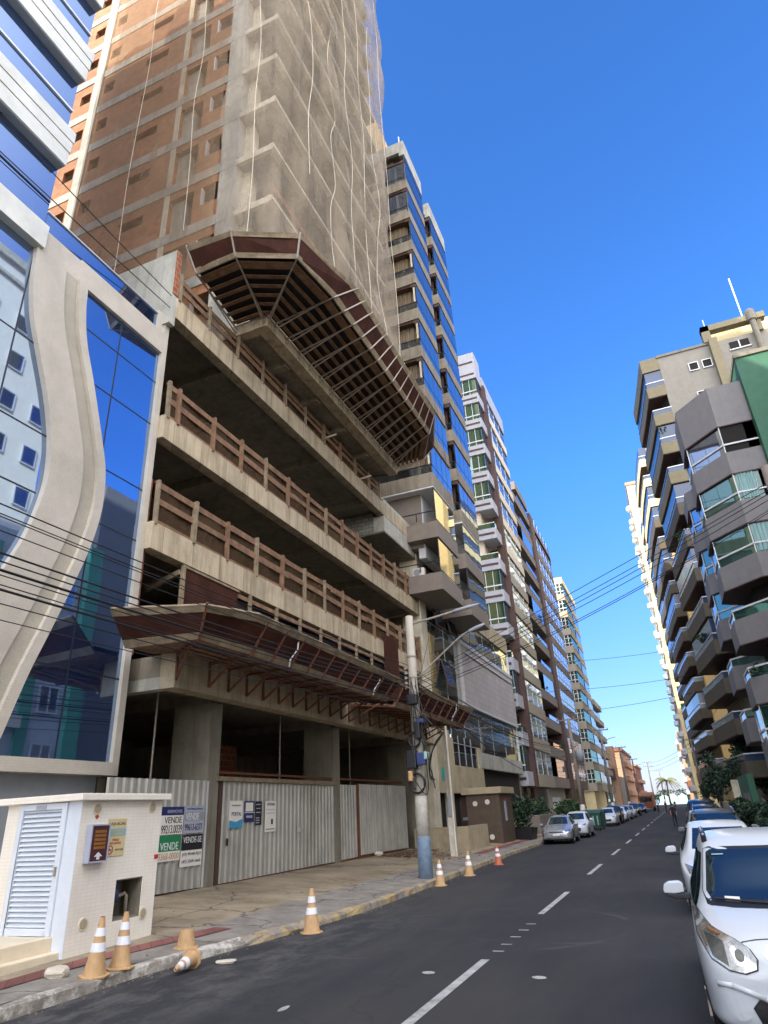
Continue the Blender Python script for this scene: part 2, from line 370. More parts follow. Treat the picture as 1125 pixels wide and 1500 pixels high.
def tag(o, label=None, cat=None, group=None, kind=None):
    if label: o['label'] = label
    if cat: o['category'] = cat
    if group: o['group'] = group
    if kind: o['kind'] = kind
    return o
def thing(name, label, cat, loc=(0, 0, 0), group=None):
    o = bpy.data.objects.new(name, None); COL.objects.link(o); o.location = loc; o.empty_display_size = .2
    ORG[o.name] = Vector(loc); return tag(o, label, cat, group)
def struct(name, mb, mat, **k): return tag(mb.build(name, mat, **k), kind='structure')
def copy_tree(o, parent=None):
    c = o.copy(); COL.objects.link(c)
    if parent: c.parent = parent
    for ch in list(o.children): copy_tree(ch, c)
    return c
def text(name, s, mat, parent, c, width, height, depth=.004, face='+x'):
    cu = bpy.data.curves.new(name, 'FONT'); cu.body = s; cu.align_x = 'CENTER'; cu.align_y = 'CENTER'; cu.size = 1; cu.extrude = .01
    ob = bpy.data.objects.new(name, cu); COL.objects.link(ob)
    bpy.context.view_layer.update()
    me = bpy.data.meshes.new_from_object(ob.evaluated_get(bpy.context.evaluated_depsgraph_get()))
    bpy.data.objects.remove(ob); bpy.data.curves.remove(cu)
    xs = [v.co.x for v in me.vertices]; ys = [v.co.y for v in me.vertices]
    cx, cy = (min(xs)+max(xs))/2, (min(ys)+max(ys))/2; sx = width/(max(xs)-min(xs)); sy = height/(max(ys)-min(ys))
    o0 = ORG.get(parent.name, Vector((0, 0, 0)))
    for v in me.vertices:
        a, b, d = (v.co.x-cx)*sx, (v.co.y-cy)*sy, v.co.z*depth*50
        p = Vector((c[0]+d, c[1]+a, c[2]+b)) if face == '+x' else Vector((c[0]+a, c[1]-d, c[2]+b))
        v.co = p-o0
    me.materials.clear(); me.materials.append(M[mat])
    o = bpy.data.objects.new(name, me); COL.objects.link(o); o.parent = parent; ORG[o.name] = o0
    return o
def cat_curve(pts, n=6):
    P = [Vector(p) for p in pts]; P = [2*P[0]-P[1]]+P+[2*P[-1]-P[-2]]; out = []
    for i in range(1, len(P)-2):
        for k in range(n):
            t = k/n; a, b, c, d = P[i-1], P[i], P[i+1], P[i+2]
            out.append(.5*((2*b)+(c-a)*t+(2*a-5*b+4*c-d)*t*t+(3*b-a-3*c+d)*t**3))
    return out+[P[-2]]
def leaves(n, c, rad, size, seed=0, flat=.0):
    rnd = random.Random(seed); mb = MB()
    clumps = [(Vector((rnd.gauss(0, .45), rnd.gauss(0, .45), rnd.gauss(0, .45))), rnd.uniform(.25, .5)) for _ in range(14)]
    for _ in range(n):
        cc, cr = rnd.choice(clumps)
        q = cc+Vector((rnd.gauss(0, cr*.5), rnd.gauss(0, cr*.5), rnd.gauss(0, cr*.5)))
        p = Vector((c[0]+q.x*rad[0], c[1]+q.y*rad[1], c[2]+q.z*rad[2]))
        if p.z < c[2]-rad[2]*1.05: continue
        d = Vector((rnd.uniform(-1, 1), rnd.uniform(-1, 1), rnd.uniform(-.6, .8))).normalized()
        u = d.cross(Vector((rnd.uniform(-1, 1), rnd.uniform(-1, 1), rnd.uniform(-1, 1)))).normalized()
        s = size*rnd.uniform(.6, 1.4)
        mb.add([p-d*s, p+u*s*.4, p+d*s, p-u*s*.4], [(0, 1, 2, 3)])
    return mb
# ------------------------------------------------------------------ setting
def walk_z(x, y):
    """left pavement: nearly flat by the kerb, rising to the buildings"""
    return .12+.28*min(1, max(0, (-x-6.9)/3.9))*min(1, max(.35, (y-4)/9))
struct('ground', MB().add([(-900,-300,-.12),(900,-300,-.12),(900,330,-.12),(-900,330,-.12)], [(0,1,2,3)]), 'soil')
struct('sea', MB().add([(-3000,330,-.1),(3000,330,-.1),(3000,6000,-.1),(-3000,6000,-.1)], [(0,1,2,3)]), 'sea')
struct('beach_sand', MB().add([(-300,262,-.05),(300,262,-.05),(300,332,-.05),(-300,332,-.05)], [(0,1,2,3)]), 'sand')
struct('road', MB().add([(-7.4,-60,0),(2.0,-60,0),(2.0,262,0),(-7.4,262,0)], [(0,1,2,3)]), 'asphalt')
KP = [(-60,-7.05),(5,-7.06),(8.4,-7.08),(9.6,-6.92),(11.8,-6.62),(14.2,-6.42),(19,-6.55),(24,-6.75),(29,-6.9),(36,-6.95),(260,-6.95)]
def kx(y):
    for (a, xa), (b, xb) in zip(KP, KP[1:]):
        if a <= y <= b: return xa+(xb-xa)*(y-a)/(b-a)
    return -6.95
rk = random.Random(3)
mb = MB(); ys = [-60, -20, 0]+[3+.33*i for i in range(112)]+[45, 60, 90, 140, 260]
rows = []
for y in ys:
    x = kx(y); j = lambda a: rk.uniform(-a, a)*(1 if y < 42 else 0)
    low = .02+.05*abs(math.sin(y*1.7)) if 9.7 < y < 13.6 else 0
    rows.append([(x+.012+j(.014), y, -.02), (x+j(.018), y, .105-low+j(.014)), (x-.03+j(.012), y, .13-low+j(.012)), (x-.16+j(.012), y, .128+j(.008)), (x-.17, y, .05)])
for a in rows: mb.v += a
for i in range(len(rows)-1):
    for k in range(4): mb.f.append((i*5+k, (i+1)*5+k, (i+1)*5+k+1, i*5+k+1))
struct('left_kerb', mb, 'kerb')
mb = MB(); xs = [0, .4, .8, 1.2, 1.8, 2.6, 3.4, 4.4, 6, 9, 14]
for y in ys:
    for t in xs:
        x = kx(y)-.165-t; mb.v.append((x, y, walk_z(x, y)+.004*math.sin(x*5+y*3)))
n = len(xs)
for i in range(len(ys)-1):
    for k in range(n-1): mb.f.append((i*n+k, (i+1)*n+k, (i+1)*n+k+1, i*n+k+1))
struct('left_pavement', mb, 'pavement', smooth=True)
mb = MB()
def strip(y0, y1, off, w):
    k = max(1, int((y1-y0)/.5)); o = len(mb.v)
    for i in range(k+1):
        y = y0+(y1-y0)*i/k
        for t in (off, off+w):
            x = kx(y)-t; mb.v.append((x, y, walk_z(x, y)+.012))
    for i in range(k): mb.f.append((o+2*i, o+2*i+2, o+2*i+3, o+2*i+1))
strip(-10, 10.9, .72, .34); strip(28, 44, .8, .34)
struct('tactile_strip', mb, 'tactile')
struct('right_kerb', MB().box(2.0, 2.16, -60, 260, -.05, .13), 'kerb')
struct('right_pavement', MB().box(2.16, 7, -60, 260, -.05, .125), 'pavement')
mb = MB()
def dash(y0, y1, x=-2.8, w=.115):
    mb.add([(x-w/2,y0,.004),(x+w/2,y0,.004),(x+w/2,y1,.004),(x-w/2,y1,.004)], [(0,1,2,3)])
dash(3.2, 6.0)
y = 6.35
for k in range(20):
    a = 6.55+7.28*k; dash(a, a+3.33)
for y in (10.4, 10.9, 11.5, 12.1, 12.7): dash(y, y+.06, -2.76, .16)
for (x, y, w, l) in ((-3.3,9.05,.17,.16),(-1.93,9.0,.17,.16),(-4.28,7.25,.08,.24),(-1.95,6.62,.13,.26)):
    mb.add([(x+w/2*math.cos(2*math.pi*i/9)*(1+.2*math.sin(i*5)), y+l/2*math.sin(2*math.pi*i/9), .004) for i in range(9)], [tuple(range(9))])
struct('road_markings', mb, 'roadpaint')

# ------------------------------------------------------------------ blue glass office building (left)
A = thing('office_building', 'office building with deep blue mirror glass and a wavy cream tiled band', 'building', (-11.3, 11.78, 0))
XA = -11.3
def poly_x(pts, x, d):  # polygon in the (y,z) plane pushed along x
    return MB().ext([(x, y, z) for y, z in pts], (d, 0, 0))
mb = MB(); mb.box(-24, XA-.2, -26, 11.5, 0, 14.9); mb.box(-26, XA-.2, -26, 7.3, 14.9, 43.6); mb.box(-22.1, -12, -24, 7.25, 43.6, 44.9)  # unseen roof heights shaped so their shadow edge crosses the brick tower
mb.build('wall', 'greypaint', A)
Lc = [(7.30,14.16),(7.33,13.83),(7.38,13.2),(7.56,12.36),(7.88,11.57),(8.30,10.60),(8.59,9.67),(8.70,8.81),(8.64,8.08),(8.44,7.2),(8.14,6.45),(7.72,5.55),(7.3,4.6),(6.95,3.7),(6.7,3.08)]
Rc = [(8.76,14.16),(8.83,13.39),(9.02,12.56),(9.39,11.66),(9.83,10.51),(10.14,9.60),(10.22,8.76),(10.16,8.08),(9.99,7.33),(9.71,6.44),(9.39,5.50),(9.07,4.60),(8.80,3.66),(8.64,3.08)]
Ls = [tuple(p)[:2] for p in cat_curve([(a, b, 0) for a, b in Lc], 5)]
Rs = [tuple(p)[:2] for p in cat_curve([(a, b, 0) for a, b in Rc], 5)]
def strip_between(P, Q, x, d):
    """thick band between two wavy edges, filled in horizontal slices"""
    zs = [14.16-(14.16-3.08)*i/70 for i in range(71)]
    def at(C, z):
        for (a, b), (c, e) in zip(C, C[1:]):
            if e <= z <= b: return a+(c-a)*((b-z)/(b-e) if b != e else 0)
        return C[0][0] if z > C[0][1] else C[-1][0]
    m = MB()
    for z in zs:
        p, q = P(z, at), Q(z, at)
        m.v += [(x, p, z), (x, q, z), (x+d, p, z), (x+d, q, z)]
    for i in range(70):
        a = 4*i; b = a+4
        m.f += [(a+2, a+3, b+3, b+2), (a, b, b+1, a+1), (a, a+2, b+2, b), (a+1, b+1, b+3, a+3)]
    return m
m = strip_between(lambda z, at: 3.0, lambda z, at: at(Ls, z), XA-.03, .03); m.build('glass_pane', 'blueglass', A)
m = strip_between(lambda z, at: at(Rs, z), lambda z, at: 11.62, XA-.03, .03); m.build('glass_pane', 'blueglass', A)
strip_between(lambda z, at: at(Ls, z), lambda z, at: at(Rs, z)-.62, XA-.1, .24).build('tiled_band', 'tile', A)
strip_between(lambda z, at: at(Rs, z)-.62, lambda z, at: at(Rs, z)-.24, XA-.1, .2).build('grey_groove', 'groove', A)
strip_between(lambda z, at: at(Rs, z)-.24, lambda z, at: at(Rs, z), XA-.1, .3).build('band_rim', 'tile', A)
mb = MB(); mb.box(XA-.2, XA+.1, 11.6, 11.79, 2.82, 15.72); mb.box(XA-.2, XA+.1, 8.52, 11.6, 14.16, 14.86)
mb.box(XA-.2, XA+.16, -26, 11.6, 2.82, 3.08); mb.box(XA-.2, XA+.1, 7.3, 8.52, 14.16, 14.8); mb.box(XA-.2, XA+.02, 11.36, 11.6, 14.86, 15.6)
mb.build('frame', 'tile', A)
MB().box(XA-.2, XA+.22, -26, 7.42, 14.14, 14.82).build('metal_band', 'metalpanel', A)
mb = MB()
for z in (13.13, 11.76, 9.72, 8.3, 6.5, 4.87): mb.box(XA-.02, XA+.006, 8.9, 11.6, z-.018, z+.018)
mb.box(XA-.02, XA+.007, 10.13, 10.165, 3.08, 14.16)
for z in (11.73, 9.7, 8.31, 6.5, 4.87): mb.box(XA-.02, XA+.006, 3, 8.6, z-.018, z+.018)
mb.box(XA-.02, XA+.007, 7.325, 7.36, 3.08, 13.9); mb.box(XA-.02, XA+.007, 5.6, 5.635, 3.08, 14.1)
mb.build('mullions', 'mull', A)
p = MB().box(XA-.06, XA-.02, 7.45, 11.36, 14.86, 15.46).build('parapet_glass', 'blueglass', A)
MB().box(XA-.08, XA+.02, 7.45, 11.36, 15.46, 15.49).build('rail', 'alu', p)
# upper storeys: glass between stepped metal bands
zb = 14.82
for k in range(8):
    z0 = 17.0+3.42*k; XB = XA+.24
    g = MB().box(XA-.1, XA-.02, -26, 7.44, zb, z0).build('glass_pane', 'blueglass', A)
    mm = MB(); zz = zb+(z0-zb)*.45
    if k: mm.box(XA-.03, XA+.03, -26, 7.45, zz-.035, zz+.035)
    else: mm.box(XA-.03, XA+.004, 5.8, 5.83, zb, z0); mm.box(XA-.03, XA+.004, -26, 7.44, zz-.018, zz+.018)
    mm.build('mullions', 'alu' if k else 'mull', g)
    mb = MB()
    for i, (a, b, e) in enumerate(((0, .47, 0), (.49, .86, .03), (.88, 1.26, .06))):
        mb.box(XA-.3, XB+e*.5, -26, 7.46+e, z0+a, z0+b)
    mb.build('metal_band', 'metalpanel', A, bevel=.012)
    MB().box(XA-.3, XB-.03, -26, 7.44, z0-.03, z0+1.3).build('band_backing', 'greypaint', A)
    zb = z0+1.3
# ground floor
MB().box(-13.2, XA-.55, -26, 11.3, 0, 2.82).build('ground_floor_wall', 'greypaint', A)
MB().box(XA-.55, XA-.3, 9.3, 11.35, .2, 2.82).build('cream_pier', 'cream', A)
q = MB().box(XA-.56, XA-.5, 5.2, 9.0, 1.25, 2.1).build('shop_window', 'skyglass', A)
MB().box(XA-.58, XA-.52, 5.1, 9.1, 1.15, 1.25).box(XA-.58, XA-.48, 9.0, 9.12, 1.15, 2.2).build('window_frame', 'greypaint', q)
MB().box(XA-.54, XA-.5, 7.2, 8.7, 2.15, 2.65).build('notice_board', 'white', A)
mb = MB(); mb.box(-11.8, -8.62, 2, 8.2, .1, .44); mb.box(-11.8, -8.46, 2, 8.2, .08, .26)
mb.build('entrance_step', 'cream', A, bevel=.015)

# ------------------------------------------------------------------ gas booth at the kerb
BX = -8.4
B = thing('gas_booth', 'cream tiled gas cylinder booth with a pale blue louvred metal door', 'booth', (BX, 8.2, .1))
mb = MB()  # front wall leaves the valve niche open
for a in ((8.2, 9.08, .08, 2.2), (9.68, 9.99, .08, 2.2), (9.08, 9.68, .08, .5), (9.08, 9.68, 1.06, 2.2)): mb.box(BX-.1, BX, *a)
mb.box(-9.9, BX-.1, 9.89, 9.99, .08, 2.2); mb.box(-9.9, BX-.1, 8.3, 8.4, .1, 2.2); mb.box(-9.95, -9.62, 8.2, 8.3, .1, 2.2); mb.box(-8.66, BX-.1, 8.2, 8.3, .1, 2.2)
mb.build('wall', 'boothtile', B)
MB().box(-8.66, BX-.003, 8.19, 8.2, .12, 2.2).build('edge_strip', 'louvre', B)
MB().box(-10.1, BX+.1, 8.08, 10.1, 2.2, 2.3).build('roof_slab', 'boothtile', B, bevel=.012)
d = MB().box(-9.62, -8.68, 8.22, 8.3, .45, 2.16).build('louvred_door', 'louvre', B)
mb = MB()
for i in range(24):
    z = .55+i*.066
    mb.add([(-9.55,8.17,z),(-8.75,8.17,z),(-8.75,8.215,z+.055),(-9.55,8.215,z+.055),(-9.55,8.2,z),(-8.75,8.2,z)], [(0,1,2,3),(0,4,5,1)])
mb.build('louvre_slats', 'louvre', d)
mb = MB(); mb.box(-9.64,-9.55,8.15,8.22,.44,2.19); mb.box(-8.75,-8.66,8.15,8.22,.44,2.19); mb.box(-9.55,-8.75,8.15,8.22,2.1,2.19); mb.box(-9.55,-8.75,8.15,8.22,.44,.54)
mb.build('door_frame', 'louvre', d, bevel=.008)
MB().box(-9.28, -9.08, 8.135, 8.15, 2.11, 2.165).build('name_plate', 'signgrey', d)
MB().box(-8.72, -8.69, 8.12, 8.15, 1.2, 1.32).build('handle', 'steel', d)
for (y, z) in ((8.5, 2.08), (9.74, 2.09), (8.5, .55), (9.74, .53)):
    v = MB().lathe((BX, y, z), [(.085, 0), (.085, .012), (.066, .014), (.066, .006)], 20, 'x').build('vent', 'cream', B)
    MB().lathe((BX, y, z), [(.06, .004), (.06, .016)], 20, 'x').build('vent_mesh', 'vent', v)
MB().box(BX-.45, BX-.4, 9.04, 9.72, .45, 1.1).build('niche_panel', 'conc_dark', B)
mb = MB(); mb.box(BX-.4, BX-.02, 9.08, 9.1, .5, 1.06); mb.box(BX-.4, BX-.02, 9.66, 9.68, .5, 1.06); mb.box(BX-.4, BX-.02, 9.1, 9.66, 1.04, 1.06); mb.box(BX-.4, BX-.02, 9.1, 9.66, .5, .52)
mb.build('niche_lining', 'conc_dark', B)
MB().tube([(BX-.22, 9.12, .78), (BX-.2, 9.42, .82), (BX-.2, 9.5, .84), (BX-.2, 9.55, .8), (BX-.2, 9.56, .52)], .03, 8).build('gas_pipe', 'steel', B, smooth=True)
MB().lathe((BX-.2, 9.3, .82), [(.01, -.09), (.055, -.08), (.06, .06), (.03, .1), (.03, .14), (.07, .15), (.07, .17)], 14).build('gas_valve', 'blue', B, smooth=True)
MB().box(BX, BX+.012, 9.9, 9.985, 1.3, 1.36).build('chipped_tile', 'red', B)
m = MB(); m.ext([(BX+.004,8.49,1.98),(BX+.004,8.535,1.98),(BX+.004,8.535,2.12),(BX+.004,8.49,2.12)], (.004,0,0)); m.ext([(BX+.004,8.465,1.98),(BX+.004,8.5125,1.93),(BX+.004,8.56,1.98)], (.004,0,0))
tag(m.build('arrow_sticker', 'red'), 'small red down arrow sticker above the extinguisher box', 'sticker')
E_ = thing('extinguisher_box', 'maroon fire extinguisher box hung on the cream tiled booth', 'box', (BX, 8.35, 1.35))
mb = MB(); mb.box(BX+.003, BX+.11, 8.34, 8.36, 1.34, 1.86); mb.box(BX+.003, BX+.11, 8.70, 8.72, 1.34, 1.86); mb.box(BX+.003, BX+.11, 8.36, 8.70, 1.34, 1.36); mb.box(BX+.003, BX+.11, 8.36, 8.70, 1.84, 1.86)
mb.build('case', 'signgrey', E_)
MB().box(BX+.09, BX+.1, 8.36, 8.70, 1.36, 1.84).build('panel', 'maroon', E_)
mb = MB()
for i in range(5): mb.box(BX+.1, BX+.104, 8.42, 8.65, 1.52+i*.055, 1.56+i*.055)
mb.build('label_lines', 'amber', E_)
m = MB(); m.ext([(BX+.1,8.45,1.42),(BX+.1,8.53,1.48),(BX+.1,8.61,1.42),(BX+.1,8.56,1.42),(BX+.1,8.56,1.38),(BX+.1,8.5,1.38),(BX+.1,8.5,1.42)], (.005,0,0)); m.build('white_arrow', 'white', E_)
def board(name, label, x, y0, y1, z0, z1, mat, tilt=0, cat='sign', group=None):
    t = thing(name, label, cat, (x, (y0+y1)/2, z0), group)
    MB().box(x, x+.008, y0, y1, z0, z1).build('panel', mat, t)
    return t
def patch(t, x, y0, y1, z0, z1, mat, name='print_block'): return MB().box(x+.008, x+.0105, y0, y1, z0, z1).build(name, mat, t)
s = board('gas_sign', 'yellowish gas warning sign with a no smoking mark on the booth', BX+.003, 8.76, 9.16, 1.4, 1.93, 'signcream')
patch(s, BX+.003, 8.76, 9.16, 1.68, 1.79, 'palegreen')
text('lettering', 'LIQUIGÁS', 'ink', s, (BX+.0125, 8.96, 1.86), .34, .055)
text('lettering', 'GÁS LIQUEFEITO\nDE PETRÓLEO', 'signcream', s, (BX+.0145, 8.96, 1.735), .26, .07)
text('lettering', 'PERIGO\nINFLAMÁVEL', 'red', s, (BX+.0125, 8.96, 1.605), .24, .08)
text('lettering', 'NÃO FUME', 'ink', s, (BX+.0125, 9.05, 1.49), .17, .028)
m = MB(); n = 20
for i in range(n):
    a, b = 2*math.pi*i/n, 2*math.pi*(i+1)/n; y, z, r0, r1 = 8.855, 1.49, .05, .064
    m.ext([(BX+.0115, y+r*math.cos(t), z+r*math.sin(t)) for r, t in ((r0, a), (r1, a), (r1, b), (r0, b))], (.002, 0, 0))
m.bar((BX+.0135, 8.82, 1.525), (BX+.0135, 8.89, 1.455), .011, .002); m.build('no_smoking_ring', 'red', s)
MB().box(BX+.0115, BX+.013, 8.82, 8.89, 1.484, 1.496).build('cigarette', 'ink', s)

# ------------------------------------------------------------------ unfinished building: car-park podium and brick tower
U = thing('unfinished_building', 'unfinished concrete and brick high rise standing over an open car park podium', 'building', (-11, 11.8, 0))
FX = -11.0
LV = [(8.13, 8.87, 32.1), (11.38, 12.10, 33.0), (15.54, 16.28, 33.0)]
for i, (z0, z1, ye) in enumerate(LV):
    MB().box(FX-.35, FX, 11.78, ye, z0, z1).build('edge_beam', 'conc', U, bevel=.012)
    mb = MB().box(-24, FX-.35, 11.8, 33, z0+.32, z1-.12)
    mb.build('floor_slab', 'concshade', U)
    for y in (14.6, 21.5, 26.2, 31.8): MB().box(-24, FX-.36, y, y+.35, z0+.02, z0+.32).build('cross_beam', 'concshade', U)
    for x in (-16.5, -21): MB().box(x-.3, x, 11.9, 32.9, z0-.06, z0+.3).build('cross_beam', 'concshade', U)
MB().box(FX-.6, FX-.01, 27.85, 33.0, 14.68, 15.53).build('deep_beam', 'conc_grey', U, bevel=.01)
MB().box(FX-5, FX-.62, 27.85, 28.15, 14.68, 15.8).build('end_wall', 'block', U)
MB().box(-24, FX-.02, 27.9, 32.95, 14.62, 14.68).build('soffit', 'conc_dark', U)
MB().box(FX-.6, FX-.01, 27.9, 33.0, 16.28, 16.5).build('parapet', 'conc_grey', U)
mb = MB(); mb.box(-24, FX-.02, 11.55, 11.78, 15.2, 18.05); mb.build('end_wall', 'conc_grey', U)
MB().box(FX-.02, FX+.0, 11.55, 11.77, 16.3, 18.05).build('brick_edge', 'brickedge', U)
MB().box(-24, -11.5, 11.56, 11.76, 0, 15.2).build('party_wall', 'concshade', U)
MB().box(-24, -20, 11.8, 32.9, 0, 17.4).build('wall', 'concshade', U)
MB().box(-15.2, -14.9, 15.5, 32.9, 12.2, 15.5).build('block_wall', 'block', U); MB().box(-17.2, -16.9, 17, 32.9, 8.9, 17.2).build('block_wall', 'block', U)
MB().box(-24, -11.6, 32.72, 32.98, 0, 17.6).build('party_wall', 'concshade', U)
MB().box(-12.4, -11.3, 33.0, 33.3, 14.7, 22).build('party_wall', 'conc_pale', U)
# first slab with its deep front beam, ground columns
MB().box(-10.65, -10.2, 12.18, 31.3, 4.66, 5.5).build('deep_beam', 'conc', U, bevel=.012)
MB().box(-24, -10.65, 12.19, 32.7, 4.95, 5.46).build('floor_slab', 'concshade', U)
MB().box(-24, -10.66, 12.2, 12.5, 4.67, 4.95).build('cross_beam', 'conc_grey', U)
for y in (14.7, 21.7, 29.0): MB().box(-24, -11.05, y, y+.4, 4.7, 4.95).build('cross_beam', 'concshade', U)
for y, w in ((14.62, .5), (21.72, .48), (29.6, .6)):
    MB().box(-12.15, FX+.045, y, y+w, .2, 4.7).build('ground_column', 'conc_dark', U, bevel=.01)
for y in (14.62, 21.7, 29.4):
    for za, zb_ in ((5.46, 8.2), (8.8, 11.5), (12, 15.7)): MB().box(-16.8, -16.1, y, y+.45, za, zb_).build('column', 'concshade', U)
for y in (13.3, 19.2, 24.4): MB().tube([(-11.6, y, .4), (-11.62, y, 4.9)], .025, 6).build('steel_prop', 'steel', U)
MB().box(-15, -14.8, 18.2, 21.4, .3, 4.3).build('brick_partition', 'brickedge', U)
# timber guard rails
RN = [(8.87, 10.08, [11.88]+[13.41+1.575*k for k in range(11)]+[30.7, 31.9]), (12.10, 13.26, [11.9, 12.31]+[13.95+1.5*k for k in range(13)]+[32.85]), (16.28, 17.22, [11.86]+[13.33+1.6*k for k in range(9)]+[27.45])]
for z0, z1, ps in RN:
    ya, yb = ps[0], ps[-1]; rr = random.Random(int(z0))
    mb = MB(); k = int((yb-ya)/3)
    for z, h in ((z1-.13, .2), (z0+.52*(z1-z0), .19), (z0+.05, .12)):
        for j in range(k):
            a = ya+(yb-ya)*j/k; b = ya+(yb-ya)*(j+1)/k+.1
            mb.bar((FX-.06+rr.uniform(-.015, .015), a, z+rr.uniform(-.035, .035)), (FX-.06+rr.uniform(-.015, .015), min(b, yb), z+rr.uniform(-.035, .035)), .03, h*rr.uniform(.85, 1.15))
    g = mb.build('guard_rail', 'wood', U)
    for y in ps: MB().bar((FX-.02, y, z0-.06), (FX-.02, y+rr.uniform(-.03, .03), z1+rr.uniform(-.02, .06)), rr.uniform(.07, .1), rr.uniform(.08, .15)).build('post', 'woodgrey' if rr.random() < .6 else 'wood', g)
    nn = 60; mb = MB()
    for i in range(nn+1):
        y = ya+(yb-ya)*i/nn; mb.v += [(FX-.1+.03*math.sin(i*1.3), y, z0), (FX-.11+.04*math.sin(i*.9+1), y, z1-.03)]
    for i in range(nn): mb.f.append((2*i, 2*i+2, 2*i+3, 2*i+1))
    mb.build('shade_mesh', 'screen', g)
    MB().bar((FX-.16, ya, z1), (FX-.16, yb, z1), .06, .05).build('rust_rail', 'rust', g)
    for y in ps[2::4]: MB().bar((FX-.5, y-.75, z0+.05), (FX-.14, y-.1, z1-.15), .06, .08).build('diagonal_brace', 'wood', g)
mb = MB()
for z in (7.95, 7.3, 6.6): mb.bar((FX-.06, 15.7, z), (FX-.06, 32, z), .03, .13)
g = mb.build('guard_rail', 'wood', U)
for k in range(11): MB().bar((FX-.02, 16.3+1.55*k, 5.5), (FX-.02, 16.3+1.55*k, 8.12), .1, .08).build('post', 'woodgrey', g)
MB().box(FX-.2, FX-.16, 15.7, 32, 5.5, 7.8).build('shade_mesh', 'plydark', g)
MB().box(FX-.1, FX-.04, 13.2, 14.45, 5.5, 8.06).box(FX-.1, FX-.04, 14.46, 15.66, 5.5, 8.04).build('plywood_sheet', 'plyred', U)
MB().bar((FX-.04, 13.15, 5.5), (FX-.04, 13.15, 8.1), .1, .1).bar((FX-.03, 13.2, 8.07), (FX-.03, 15.7, 8.07), .05, .06).bar((FX-1.2, 13.1, 7.6), (FX-.1, 13.1, 7.9), .1, .14).build('timber_prop', 'woodgrey', U)
MB().box(FX+.02, FX+.07, 26.95, 28.6, 6.2, 9.2).build('plywood_sheet', 'plyred', U)
MB().box(FX-.35, FX-.3, 11.84, 11.95, 5.5, 10.2).build('orange_pipe', 'brickedge', U)
for (y, z) in ((21.5, 16.6), (25.2, 16.35)): MB().tube([(FX-.5, y, z), (FX+.5, y, z+.08)], .04, 8).build('projecting_pipe', 'conc_pale', U)

# tower: brick side wall of eleven storeys, concrete frame, balcony slabs to the street
TX, TY, BAL = -11.62, 14.95, -9.86
NF = 17; Z0 = 17.4; FH = 3.0  # top storeys out of view, added to shade the olive tower
def holes_wall(y, th, x0, x1, z0, z1, holes):
    """wall in a plane y=const with rectangular openings"""
    m = MB(); xs = sorted({x0, x1}|{h[0] for h in holes}|{h[1] for h in holes}); zs = sorted({z0, z1}|{h[2] for h in holes}|{h[3] for h in holes})
    for a, b in zip(xs, xs[1:]):
        for c, e in zip(zs, zs[1:]):
            mx, mz = (a+b)/2, (c+e)/2
            if not any(h[0] < mx < h[1] and h[2] < mz < h[3] for h in holes): m.box(a, b, y, y+th, c, e)
    return m
rt = random.Random(5)
for k in range(NF):
    z = Z0+FH*k
    H = [(-13.3, -12.5, z+1.5, z+2.55), (-15.0, -13.75, z+.62, z+2.6), (-17.8, -16.4, z+1.95, z+2.5), (-20.55, -19.9, z+1.5, z+2.3), (-22.2, -21.5, z+1.5, z+2.3)]
    holes_wall(TY, .2, -24, -12.44, z+.55, z+FH, H).build('brick_wall', 'brick', U)
    MB().box(-24, TX, TY-.04, TY+.3, z, z+.55).build('floor_beam', 'conc_grey', U, bevel=.015)
    MB().box(-24, BAL, TY-.02, 27.0, z+.02, z+.17).build('balcony_slab', 'conc_grey', U)
    mb = MB(); mb.box(BAL-.18, BAL, TY-.05, 27.1, z-.02, z+.34); mb.box(TX, BAL-.18, TY-.05, TY+.12, z-.02, z+.3); mb.box(TX, BAL-.18, 26.95, 27.1, z-.02, z+.3)
    mb.build('slab_edge', 'conc_pale', U)
    mb = MB()
    for a in ((15.0, 15.5), (18.2, 18.9), (21.6, 22.0), (23.0, 24.0), (26.3, 27.0)): mb.box(TX-.2, TX+.35, a[0]+.4, a[1]+.4, z+.3, z+FH)
    mb.build('street_column', 'conc_pale', U)
    mb = MB(); mb.box(-12.9, -12.7, 16.2, 18.4, z+.3, z+FH); mb.box(-12.9, -12.7, 22.4, 23.4, z+.3, z+FH); mb.box(-12.9, -12.7, 24.4, 26.6, z+.3, z+1.4)
    mb.build('brick_wall', 'brick', U)
    MB().box(-15.3, -15.02, TY-.03, TY+.5, z+.55, z+FH).build('pilaster', 'conc_pale', U)
    MB().box(-15.0, -13.75, TY+.9, TY+1.0, z+.5, z+FH).box(-15.0, -14.4, TY+.2, TY+.9, z+.55, z+2.7).build('partition', 'conc_grey', U)
    MB().box(-13.34, -13.28, TY-.02, TY+.15, z+1.5, z+2.5).build('window_jamb', 'alu', U)
MB().box(-12.46, TX, TY-.03, TY+.75, Z0, Z0+NF*FH).build('column', 'conc_grey', U)
MB().box(-21.3, -20.75, TY-.09, TY+.4, Z0+2, Z0+NF*FH).build('pillar', 'conc_grey', U)
MB().box(-24, -13.6, 16.4, 26.6, Z0, Z0+NF*FH).build('core_wall', 'conc_dark', U)
MB().box(-24, BAL-.02, TY, 27.08, Z0-.02, Z0+.02).build('transfer_soffit', 'concshade', U)
for y in (17, 19.5, 22, 24.5): MB().box(-24, BAL-.5, y, y+.3, Z0-.25, Z0-.02).build('transfer_beam', 'concshade', U)
for y in (15.6, 22.5, 26.2): MB().box(-16.6, -16, y, y+.5, 16.2, Z0).build('transfer_column', 'concshade', U)
